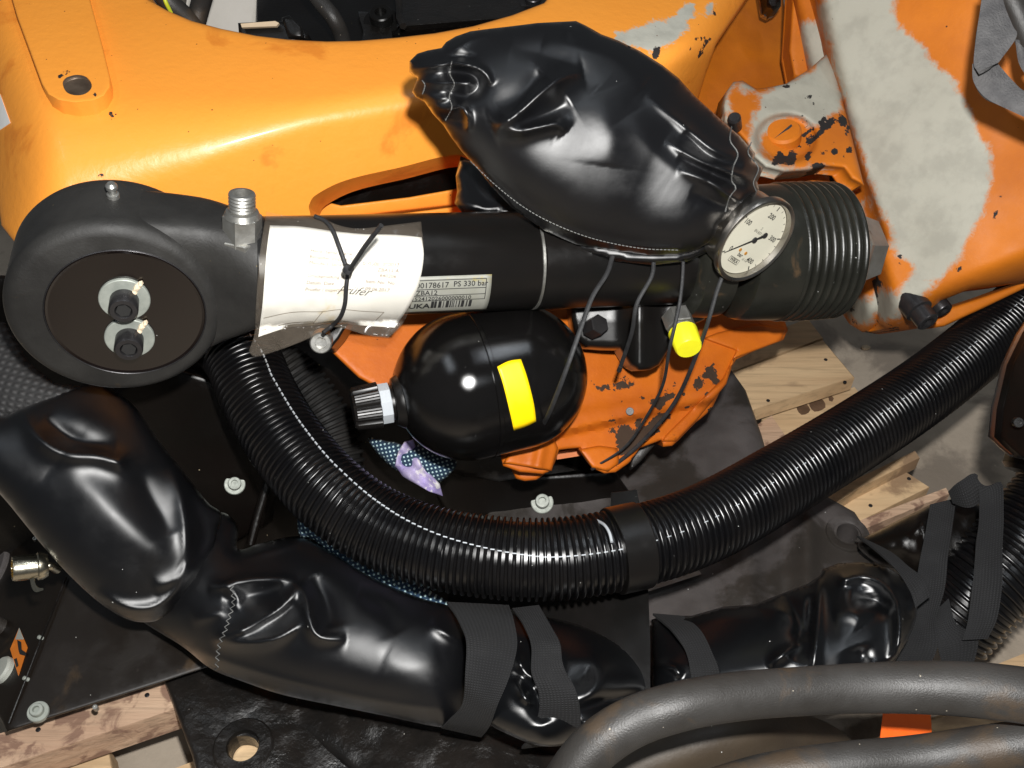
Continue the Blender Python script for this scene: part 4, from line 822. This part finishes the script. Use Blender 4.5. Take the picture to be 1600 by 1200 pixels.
# ================================================================ BAG
bag_o = [(640, 96), (652, 84), (668, 79), (690, 75), (697, 66), (712, 57), (735, 49), (765, 45), (800, 41), (840, 36), (880, 34), (900, 33), (915, 40), (940, 54), (965, 63), (1000, 80), (1035, 102), (1060, 122), (1085, 150), (1105, 168), (1130, 190), (1155, 212), (1180, 240), (1176, 252), (1193, 262), (1183, 285), (1187, 300), (1160, 320), (1150, 340), (1125, 352), (1118, 372), (1090, 390), (1060, 399), (1015, 400), (960, 393), (900, 382), (850, 360), (800, 325), (768, 292), (745, 262), (722, 238), (703, 212), (693, 196), (676, 178), (664, 160), (650, 152), (644, 144), (648, 132), (652, 122), (640, 113)]
bbase = plane3((640, 110, .712), (1180, 250, .778), (900, 400, .752))
_bb = bbase
bbase = lambda px, py: _bb(px, py)-.030*(lambda q: q*q*(3-2*q))(np.clip((np.asarray(px, float)+.5*(np.asarray(py, float)-280)-1000)/190, 0, 1))
bR = [([(640, 110), (700, 100), (730, 102), (755, 112), (768, 133)], 6, .013), ([(655, 128), (690, 131), (715, 130), (745, 131)], 5, .004), ([(655, 146), (685, 155), (706, 150)], 5, .004),
      ([(660, 158), (700, 170), (718, 166), (730, 178), (733, 195), (728, 203)], 5, .010), ([(704, 112), (738, 116), (748, 135), (730, 150), (706, 145)], 12, -.008, 'x'), ([(700, 185), (722, 190)], 11, -.007, 'x'),
      ([(640, 97), (670, 90), (697, 80)], 9, .005), ([(697, 78), (716, 72), (735, 58), (770, 48)], 9, .006), ([(697, 90), (725, 88), (745, 92)], 5, -.004),
      ([(768, 198), (790, 190), (815, 172), (845, 145), (880, 120), (910, 112)], 13, .020), ([(775, 200), (810, 205), (840, 199), (870, 194), (884, 206)], 9, .013),
      ([(790, 180), (815, 158), (838, 128), (850, 115)], 15, -.008), ([(812, 192), (850, 182), (890, 160)], 14, -.006), 
      ([(930, 150), (955, 205), (950, 260)], 30, .004), ([(985, 180), (1012, 220), (1050, 262), (1100, 290)], 26, .005), 
      ([(745, 255), (800, 305), (850, 340), (910, 368), (980, 383), (1060, 388)], 4, .003, 'x'),
      ([(1010, 150), (1060, 190), (1110, 232), (1150, 245)], 9, .008), ([(1040, 220), (1090, 250), (1140, 268), (1190, 288)], 8, .010), ([(1060, 265), (1110, 285), (1150, 312), (1165, 318)], 7, .009), ([(1070, 205), (1110, 245), (1160, 262)], 9, -.007), ([(1060, 245), (1110, 270), (1165, 295)], 7, -.006), ([(1080, 300), (1120, 318), (1150, 330)], 8, -.005),
      ([(850, 60), (900, 75), (960, 90), (1010, 130)], 22, .006), ([(800, 75), (880, 95), (930, 140)], 18, -.005), ([(880, 50), (900, 40)], 12, .004)]
bag = thing('protective_cover', 'black vinyl protective cover with gathered ends draped over the cylinder', 'protective cover', W(900, 220, .77))
_, bsurf = puffy('cover_body', bag_o, bbase, .068, M['vinyl'], bag, bR, step=3.3, noise=.0002, curved=False)
def stitches(pts, surf, parent, m='thread', on=5, gap=2.5, wd=.0004, zig=0, lift=.0006, name='stitching'):
    L = resample(catmull(pts, 8), 1.0); mb = MB(); i = 0; k = 0
    while i+on < len(L):
        a = L[i].copy(); b = L[int(i+on)].copy()
        if zig: a[0] += zig*(-1)**k; b[0] -= zig*(-1)**k
        dd = surf(np.array([a[0], b[0]]), np.array([a[1], b[1]])); P = W(np.array([a[0], b[0]]), np.array([a[1], b[1]]), dd-lift); mb.add(*sweep(P, wd, 4)); i += int(on+gap); k += 1
    return mb.build(name, M[m], parent, smooth=False)
stitches([(735, 252), (775, 290), (820, 325), (870, 352), (930, 374), (1000, 388), (1060, 391)], bsurf, bag, on=4, gap=2)
stitches([(706, 96), (703, 115), (710, 132), (702, 150), (706, 168), (696, 188)], bsurf, bag, on=3, gap=1.5)
stitches([(660, 126), (664, 134), (659, 150)], bsurf, bag, on=3, gap=1)
stitches([(1143, 198), (1141, 220), (1153, 240), (1146, 260), (1143, 282), (1150, 294), (1140, 308), (1132, 335)], bsurf, bag, on=5, gap=.6, wd=.0005)
stitches([(1174, 222), (1169, 240), (1185, 262), (1177, 285), (1182, 305), (1165, 330)], bsurf, bag, on=5, gap=.6, wd=.0005)
puffy('cover_tail', [(720, 244), (712, 275), (714, 300), (710, 318), (722, 332), (770, 334), (820, 345), (900, 392), (960, 408), (1020, 414), (1075, 408), (1110, 392), (1100, 370), (1000, 370), (880, 340), (780, 270)], plane3((715, 300, .80), (900, 390, .765), (1100, 400, .76)), .018, M['vinyl'], bag, [([(715, 318), (740, 322), (775, 332), (820, 345)], 5, .006), ([(735, 260), (745, 295), (770, 320)], 8, -.006)], step=6, curved=False, noise=.003)
# ================================================================ hanging ties
def flat_tie(pts, label, r=.0019):
    q = thing('cable_tie', label, 'cable tie', W(*pts[0]), ct); P = path(pts, 8); v, f = sweep(P, r*(.55 if len(pts) < 1 else 1), 8, ell=.45); mk('tie_strap', v, f, M['cord'], q, sharp=40)
    lobj('tie_end', [(-.004, r*1.1), (.002, r*1.25), (.003, r*.8)], P[-1], P[-1]-P[-3], M['cord'], q, 8)
flat_tie([(957, 400, .748), (948, 428, .742), (925, 465, .735), (905, 520, .73), (880, 590, .735), (858, 645, .76), (842, 674, .80)], 'longest black tie hanging across the accumulator beside yellow sticker', .0018)
flat_tie([(1022, 400, .755), (1018, 432, .75), (995, 475, .75), (987, 520, .765), (968, 577, .80)], 'short black tie hanging between accumulator and yellow cap', .0016)
flat_tie([(1068, 400, .76), (1066, 440, .757), (1060, 485, .755), (1046, 545, .765), (1036, 600, .80), (1012, 648, .835), (978, 697, .86), (928, 731, .875)], 'long curved black tie passing left of the yellow cap', .0013)
flat_tie([(1135, 415, .76), (1120, 455, .765), (1104, 510, .775), (1084, 565, .80), (1062, 615, .83), (1035, 655, .85), (998, 695, .87), (958, 729, .885)], 'thin black tie starting under the gauge, right of yellow cap', .0017)
# ================================================================ CORRUGATED HOSE
def corrugated(name, pts, R, pitch, mat_, parent, depth=.0042, seg=32, duty=.55):
    P = path(pts, 24); Ls = np.r_[0, np.cumsum(np.linalg.norm(np.diff(P, axis=0), axis=1))]; n = int(Ls[-1]/pitch)
    offs = np.array([0, .12, .30, duty, duty+.14, .86]); rad = np.array([0, 1, 1, 1, 0, 0.])  # crest and groove
    offs = np.array([0, .10, .28, .46, .56, .80]); rad = np.array([0, .85, 1, .85, 0, 0])
    s = (np.arange(n)[:, None]+offs[None]).ravel()*pitch; r = np.tile(rad, n)
    C_ = np.stack([np.interp(s, Ls, P[:, k]) for k in range(3)], 1); rr = R-depth+depth*r
    # frames taken from the smooth path
    T, N, B = frames(P); Ti, Ni, Bi = [np.stack([np.interp(s, Ls, Q[:, k]) for k in range(3)], 1) for Q in (T, N, B)]
    th = np.arange(seg)/seg*2*math.pi; v = (C_[:, None]+rr[:, None, None]*(np.cos(th)[None, :, None]*Ni[:, None]+np.sin(th)[None, :, None]*Bi[:, None])).reshape(-1, 3)
    f = [[i*seg+j, i*seg+(j+1) % seg, (i+1)*seg+(j+1) % seg, (i+1)*seg+j] for i in range(len(s)-1) for j in range(seg)]
    o = mk(name, v, f, mat_, parent, sharp=55); return o, (P, Ls, n, pitch)
ch = thing('corrugated_hose', 'long black corrugated hose with dashed white line curving across', 'hose', W(700, 860, .78))
hpts = [(330, 500, .88), (378, 560, .86), (408, 625, .84), (452, 698, .82), (515, 770, .80), (600, 828, .79), (710, 862, .78), (850, 874, .775), (985, 855, .785), (1100, 818, .81), (1226, 748, .86), (1350, 672, .91), (1460, 597, .955), (1560, 515, 1.0), (1660, 420, 1.04)]
_, (hP, hL, hn_, hp_) = corrugated('hose_wall', hpts, .0325, .0053, M['hose'], ch, depth=.0036)
# dashed line: raised print on each crest, on the side turned to the viewer
T, N_, B_2 = frames(hP); mb = MB(); fine = MB()
for k in range(2, hn_-1):
    s = (k+.28)*hp_; c = np.array([np.interp(s, hL, hP[:, i]) for i in range(3)]); tt = np.array([np.interp(s, hL, T[:, i]) for i in range(3)]); tt /= np.linalg.norm(tt)
    vd = Cc-c; vd = vd-tt*(vd@tt); vd /= np.linalg.norm(vd); sd = np.cross(tt, vd); sd = sd*np.sign(sd@Uu)
    P_ = c-Cc; x = 800+F0*(P_@Rr)/(P_@Ff)
    al = np.interp(x, [380, 450, 520, 600, 700, 850, 950, 1300, 1600], [.50, .60, .62, .52, .30, .05, .0, .10, .2]); q = []
    if x > 955 and (k % 2 or rng.rand() < .3): continue
    wd = .00042 if x < 955 else .00035
    for da in (-wd/.0325, wd/.0325):
        for ds in (-.0016, .0016): nrm = math.cos(al+da)*vd+math.sin(al+da)*sd; q.append(c+nrm*(.0325+.0005)+tt*ds)
    q2 = [p-(math.cos(al)*vd+math.sin(al)*sd)*.0012 for p in q]
    mb.add(np.array(q+q2), [[0, 1, 3, 2], [0, 1, 5, 4], [1, 3, 7, 5], [3, 2, 6, 7], [2, 0, 4, 6]])
mb.build('white_dash_line', M['white'], ch, smooth=False, kind='stuff')
# second hose lying behind
sh = thing('shaded_corrugated_hose', 'shaded black corrugated hose behind the long one', 'hose', W(560, 640, .9))
corrugated('hose_wall', [(410, 520, .96), (465, 590, .96), (508, 650, .96), (530, 710, .96), (530, 790, .96), (520, 850, .96)], .024, .0066, M['hosedull'], sh)
# clamp bracket
cl = thing('hose_clamp', 'black clamp band with flat bracket plate holding the corrugated hose', 'hose clamp', W(980, 860, .78))
i0 = int(np.argmin(np.abs((lambda q: 800+F0*(q@Rr)/(q@Ff))(hP-Cc)-982))); tt = T[i0]; c0 = hP[i0]
lobj('clamp_band', [(-.0125, .0325), (-.0125, .0338), (-.0118, .0343), (.0118, .0343), (.0125, .0338), (.0125, .0325)], c0, tt, M['blackpaint'], cl, 72)
relief('bracket_plate', [(955, 770), (995, 765), (1012, 850), (1012, 905), (1016, 1000), (1016, 1075), (985, 1110), (905, 1090), (800, 1010), (700, 940), (700, 900), (900, 920), (950, 900)], plane3((990, 780, .850), (1000, 1080, .785), (750, 930, .88)), M['blackpaint'], cl, th=.002, step=9)
rr_ = tube('white_mark', [(930, 812, .775), (944, 820, .757), (952, 832, .747), (956, 847, .741)], .0012, M['white'], ch, 8)
# ================================================================ VINYL SLEEVES
S1 = [(-60, 640), (0, 650), (36, 636), (110, 608), (150, 598), (185, 615), (215, 640), (250, 690), (290, 740), (325, 785), (346, 802), (342, 830), (338, 860), (318, 905), (290, 940), (262, 962), (235, 972), (200, 968), (160, 945), (120, 910), (80, 868), (40, 820), (0, 772), (-60, 715)]
b1 = plane3((0, 650, .802), (0, 780, .790), (330, 850, .846))
R1 = [([(33, 640), (50, 672), (78, 698), (110, 710), (150, 712), (185, 722)], 14, .012, 'b'), ([(90, 725), (140, 765), (175, 800), (215, 835), (255, 865), (285, 880)], 42, .009),
      ([(268, 730), (283, 775), (291, 830), (291, 880), (275, 905), (240, 918)], 13, .010), ([(215, 735), (240, 785), (268, 835)], 18, -.005), ([(70, 655), (120, 688), (180, 700)], 14, -.008),
      ([(150, 925), (200, 950), (250, 945), (300, 895), (340, 830)], 9, .008), ([(300, 780), (320, 830), (310, 890)], 12, -.006)]
sl1 = thing('vinyl_sleeve', 'large glossy black vinyl sleeve drooping at the left, lit diagonally', 'protective sleeve', W(160, 780, .8))
_, f1 = puffy('sleeve_body', S1, b1, .050, M['vinyl'], sl1, R1, step=5, noise=.0003, backT=.5, p=.38)
S2_ = [(215, 965), (200, 930), (240, 880), (300, 820), (345, 800), (372, 822), (372, 858), (410, 848), (470, 838), (520, 862), (560, 888), (610, 915), (660, 935), (705, 948), (730, 970), (736, 1020), (734, 1080), (720, 1125), (690, 1136), (600, 1118), (520, 1102), (440, 1085), (380, 1065), (330, 1045), (285, 1010)]
b2 = plane3((260, 970, .845), (480, 850, .86), (700, 1120, .79))
R2 = [([(325, 918), (350, 915), (380, 908), (430, 905), (465, 908)], 8, .010), ([(330, 998), (370, 988), (410, 970), (445, 945), (468, 912)], 8, .013), ([(335, 1000), (380, 1004), (430, 998), (475, 972)], 9, .012), ([(466, 908), (478, 935), (484, 970), (500, 995), (540, 998)], 9, .013),
      ([(350, 945), (400, 930), (440, 920)], 16, -.010), ([(380, 985), (430, 965), (462, 940)], 7, -.008), ([(490, 900), (510, 940), (520, 980)], 14, -.010), ([(347, 912), (372, 935), (362, 950)], 8, .008), ([(300, 970), (350, 955)], 9, .005),
      ([(600, 1030), (640, 1045), (690, 1030)], 26, .002), ([(670, 975), (700, 990), (728, 1010)], 9, .008), ([(380, 870), (430, 858), (478, 845)], 7, .006), ([(560, 930), (600, 950), (620, 990)], 14, -.006), ([(300, 1010), (340, 1030), (450, 1065), (600, 1098), (700, 1110)], 8, .004)]
sl2 = thing('vinyl_sleeve', 'middle black vinyl sleeve with zigzag seam, under the corrugated hose', 'protective sleeve', W(500, 1000, .8))
_, f2 = puffy('sleeve_body', S2_, b2, .070, M['vinyl'], sl2, R2, step=4.5, noise=.0004, backT=.5)
stitches([(362, 916), (365, 940), (358, 965), (352, 985), (342, 1010), (338, 1050)], f2, sl2, 'thread', on=5, gap=.5, zig=3, wd=.0004, name='zigzag_seam')
S3 = [(765, 955), (830, 960), (900, 975), (960, 1000), (1008, 1040), (1018, 1085), (985, 1100), (940, 1135), (895, 1160), (850, 1166), (800, 1150), (755, 1120), (740, 1050)]
R3 = [([(880, 1035), (925, 1032), (940, 1055), (925, 1085), (895, 1095)], 24, .012), ([(800, 1010), (820, 1050), (840, 1065)], 8, .010), ([(805, 1060), (820, 1090), (835, 1098)], 6, .010), ([(905, 1135), (940, 1122), (960, 1100)], 10, .012), ([(900, 1110), (950, 1095), (1010, 1080)], 9, -.010), ([(812, 1040), (835, 1080), (850, 1130)], 12, -.010)]
sl3 = thing('vinyl_sleeve', 'crumpled black vinyl sleeve between the two lower webbing straps', 'protective sleeve', W(880, 1080, .78))
puffy('sleeve_body', S3, plane3((760, 1000, .80), (1010, 1070, .80), (880, 1160, .75)), .045, M['vinyl2'], sl3, R3, step=4.5, noise=.0008, backT=.5)
S4 = [(1018, 968), (1035, 962), (1080, 962), (1130, 948), (1180, 944), (1225, 926), (1262, 912), (1280, 900), (1286, 889), (1310, 880), (1345, 878), (1385, 885), (1415, 905), (1434, 935), (1432, 965), (1418, 1000), (1400, 1030), (1375, 1060), (1300, 1080), (1150, 1100), (1030, 1130), (1019, 1080)]
R4 = [([(1320, 905), (1350, 900), (1380, 912), (1400, 940), (1406, 975), (1404, 1010), (1400, 1030)], 9, .016, 'x'), ([(1330, 930), (1370, 940), (1392, 955)], 9, -.012), ([(1282, 890), (1278, 940), (1275, 1000), (1270, 1050)], 7, .008), ([(1300, 960), (1330, 955), (1350, 975)], 18, .008), ([(1340, 1010), (1350, 1040)], 16, -.008),
      ([(1225, 930), (1245, 960), (1250, 1000), (1235, 1030)], 12, -.014), ([(1200, 1040), (1230, 1018), (1260, 1000)], 8, .010), ([(1020, 1040), (1050, 1042), (1065, 1058)], 6, .009), ([(1180, 945), (1230, 960), (1245, 985)], 8, .006), ([(1080, 975), (1130, 965), (1190, 965)], 14, .004), ([(1425, 935), (1428, 960)], 6, .006), ([(1268, 930), (1262, 1000)], 6, -.012)]
sl4 = thing('vinyl_sleeve', 'crinkled black vinyl sleeve at right above the thick grey hose', 'protective sleeve', W(1250, 1000, .8))
puffy('sleeve_body', S4, plane3((1000, 960, .865), (1430, 930, .825), (1200, 1100, .775)), .045, M['vinyl2'], sl4, R4, step=4.5, noise=.0010, backT=.5, curved=False)
# dark tube under the right straps
dk, _ = puffy('black_pipe_cover', [(1340, 850), (1380, 825), (1430, 800), (1470, 785), (1540, 790), (1550, 860), (1540, 930), (1500, 975), (1460, 990), (1430, 960), (1420, 900), (1370, 880)], const(.95), .05, M['blackcol'], None, [([(1425, 840), (1440, 820), (1450, 870)], 10, .010), ([(1490, 900), (1500, 950)], 10, .01)], step=6, noise=.01)
tag(dk, 'oily black pipe cover wedged behind the webbing straps', 'pipe cover')
# rags
def uvpx(o, sc_):
    me = o.data; ul = me.uv_layers.new(name='UVMap'); c = np.zeros(len(me.vertices)*3); me.vertices.foreach_get('co', c); c = c.reshape(-1, 3)
    li = np.zeros(len(me.loops), np.int32); me.loops.foreach_get('vertex_index', li); q = c[li]; ul.data.foreach_set('uv', (np.stack([q@Rr+.25*(q@Uu), q@Uu-.2*(q@Rr)], 1)*sc_).astype(np.float32).ravel())
r1, _ = puffy('dotted_rag', [(575, 684), (600, 688), (622, 692), (640, 700), (660, 690), (690, 705), (714, 722), (700, 745), (680, 756), (660, 745), (620, 735), (590, 710)], const(.90), .02, M['dotcloth'], None, [([(625, 690), (622, 715), (612, 735)], 4, -.008)], step=4, noise=.006); uvpx(r1, 270)
tag(r1, 'dark blue dotted rag beneath the round accumulator', 'rag')
r2 = relief('lilac_rag', [(632, 690), (646, 686), (651, 705), (660, 727), (673, 741), (687, 756), (692, 775), (670, 768), (630, 745), (617, 728), (622, 705)], lambda px, py: .885+.004*np.sin((px+py*.6)/7.)+.003*np.sin((px-py)/5.), M['purple'], None, th=.0015, er=4, rnd=.003, step=4)
tag(r2, 'lilac printed rag on the blue dotted rag', 'rag')
r3, _ = puffy('blue_rag', [(466, 806), (480, 812), (510, 830), (560, 865), (640, 905), (700, 940), (720, 960), (640, 950), (560, 920), (520, 875), (490, 845), (468, 838)], const(.855), .02, M['dotcloth'], None, step=5, noise=.004); uvpx(r3, 260)
tag(r3, 'navy dotted rag peeking out between hose and middle sleeve', 'rag')
# ================================================================ WEBBING STRAPS
def strap(name, label, A, B, m='web', th=.0018, wob=.003, crown=.002, nx=8):
    return tag(ruled(name, A, B, M[m], None, th, nx, 8, crown, wob), label, 'strap')
strap('webbing_strap', 'wide black webbing strap wrapped around the middle sleeve', [(698, 940, .80), (715, 965, .755), (728, 1000, .725), (727, 1050, .715), (722, 1100, .725), (700, 1128, .75), (690, 1138, .78)], [(795, 945, .80), (803, 970, .755), (808, 1010, .725), (795, 1060, .712), (778, 1100, .715), (765, 1135, .74), (752, 1152, .78)])
strap('webbing_strap', 'twisted black webbing strap over the crumpled vinyl sleeve', [(800, 950, .79), (818, 975, .76), (830, 1010, .735), (830, 1050, .725), (842, 1085, .722), (840, 1120, .728), (822, 1160, .75), (815, 1170, .77)], [(842, 945, .79), (862, 980, .76), (875, 1005, .735), (880, 1040, .725), (898, 1075, .718), (906, 1105, .722), (905, 1145, .74), (880, 1163, .77)])
strap('webbing_strap', 'black webbing strap around the sleeve right of the bracket plate', [(1020, 958, .85), (1050, 985, .80), (1072, 1020, .775), (1080, 1065, .765), (1078, 1110, .78)], [(1068, 962, .85), (1095, 985, .80), (1113, 1020, .775), (1125, 1055, .765), (1125, 1110, .78)])
strap('webbing_strap', 'right-hand vertical webbing strap hanging beside the looped one', [(1453, 788, .88), (1446, 830, .86), (1436, 880, .845), (1429, 930, .84), (1428, 975, .835), (1410, 1010, .83), (1385, 1055, .82)], [(1494, 778, .88), (1487, 830, .86), (1481, 870, .845), (1476, 920, .84), (1462, 970, .835), (1465, 1010, .83), (1445, 1055, .82)])
strap('webbing_strap', 'looped webbing strap with frayed end at the right', [(1484, 768, .86), (1500, 752, .845), (1525, 742, .84), (1530, 800, .835), (1524, 860, .83), (1520, 910, .825), (1512, 970, .82), (1503, 1000, .82)], [(1490, 784, .86), (1520, 790, .845), (1562, 752, .84), (1568, 800, .835), (1566, 860, .83), (1566, 910, .825), (1558, 965, .82), (1543, 998, .82)])
strap('webbing_strap', 'narrow twisted webbing strap leading from the foot plate hole', [(1338, 836, .93), (1370, 860, .86), (1400, 890, .825), (1422, 925, .805), (1430, 950, .80)], [(1344, 838, .93), (1392, 862, .86), (1420, 885, .825), (1445, 905, .805), (1455, 930, .80)])
strap('webbing_strap', 'lowest webbing strap end in front of the black conduit', [(1460, 955, .845), (1458, 985, .835), (1466, 1015, .83), (1474, 1050, .825)], [(1482, 935, .845), (1495, 975, .835), (1528, 995, .83), (1518, 1050, .825)])
strap('felt_strap', 'grey felt strap crossing the frame, upper piece, top right', [(1537, -30, .72), (1532, 10, .715), (1526, 50, .71), (1521, 98, .705), (1527, 112, .70)], [(1560, -30, .72), (1570, 10, .715), (1582, 40, .71), (1588, 58, .705), (1560, 98, .70)], 'webgrey', .003)
strap('felt_strap', 'grey felt strap curling out of the frame, lower piece', [(1519, 100, .712), (1521, 128, .715), (1540, 153, .715), (1572, 170, .71), (1620, 192, .70)], [(1556, 96, .712), (1566, 108, .715), (1582, 126, .715), (1600, 142, .71), (1640, 160, .70)], 'webgrey', .003)
strap('felt_strap', 'narrow piece of grey felt strap at the far right edge', [(1586, 62, .74), (1592, 100, .74), (1612, 130, .74)], [(1600, 75, .74), (1612, 100, .74), (1640, 130, .74)], 'webgrey', .003)
tag(tube('black_hose_end', [(1560, -40, .75), (1590, 20, .75), (1622, 90, .75)], .010, M['rubber'], None, 14), 'black hose end behind the grey felt strap, top right corner', 'hose')
bc = thing('black_cover_plate', 'black flat cover plate at the right edge beside the corrugated hose', 'cover plate', W(1600, 620, .8))
relief('plate', [(1660, 440), (1606, 520), (1582, 570), (1566, 640), (1562, 684), (1580, 702), (1597, 716), (1660, 730)], plane3((1570, 680, .80), (1600, 520, .83), (1660, 600, .77)), M['blackcol'], bc, th=.02, er=5, rnd=.004, step=9)
socket_bolt(W(1590, 660, .776), V(-.2, 0, -1), bc, .004, .003, 'blackpaint', False, name='screw')
cdt = thing('black_conduit', 'black corrugated conduit passing behind the webbing straps at right', 'conduit', W(1560, 880, .9))
corrugated('conduit_wall', [(1720, 700, .90), (1650, 790, .90), (1590, 860, .90), (1530, 920, .90), (1470, 985, .91)], .043, .0066, M['hose'], cdt, depth=.004, seg=40)
lobj('conduit_socket', [(-.02, .05), (0, .052), (.03, .052), (.034, .048)], W(1680, 700, .88), V(-.3, -.9, 0), M['blackpaint'], cdt, 40)
# ================================================================ THICK GREY HOSES
hg = 'thick grey hoses in the foreground'
o = tube('grey_hose', [(820, 1330, .60), (880, 1232, .60), (925, 1172, .60), (985, 1130, .60), (1060, 1104, .60), (1150, 1088, .61), (1250, 1080, .62), (1350, 1075, .625), (1450, 1074, .62), (1550, 1080, .61), (1700, 1100, .60)], [.0150, .0150, .0150, .0148, .0145, .0146, .0150, .0160, .0168, .0172], M['rubber'], None, 32, 12); tag(o, 'thick dusty grey hose arching across the bottom right', 'hose', hg)
o = tube('grey_hose', [(930, 1300, .63), (1080, 1250, .63), (1200, 1214, .63), (1320, 1196, .63), (1430, 1186, .63), (1560, 1168, .62), (1700, 1150, .61)], .0145, M['rubber'], None, 28, 10); tag(o, 'second thick grey hose at the bottom right edge', 'hose', hg)
o = tube('brown_hose', [(860, 1290, .70), (960, 1215, .70), (1050, 1172, .70), (1150, 1148, .71), (1220, 1150, .74), (1300, 1180, .78), (1340, 1260, .80)], .0195, M['brownrub'], None, 24, 10); tag(o, 'oily brown hose bending away under the arching grey hose', 'hose', hg)
tp_ = ruled('orange_tape', [(1380, 1100, .73), (1378, 1130, .70), (1372, 1180, .68)], [(1452, 1100, .74), (1455, 1130, .71), (1457, 1180, .69)], M['tape'], None, .001, 4, 6, 0, .001)
tag(tp_, 'bright orange tape strip between the two thick grey hoses', 'tape')
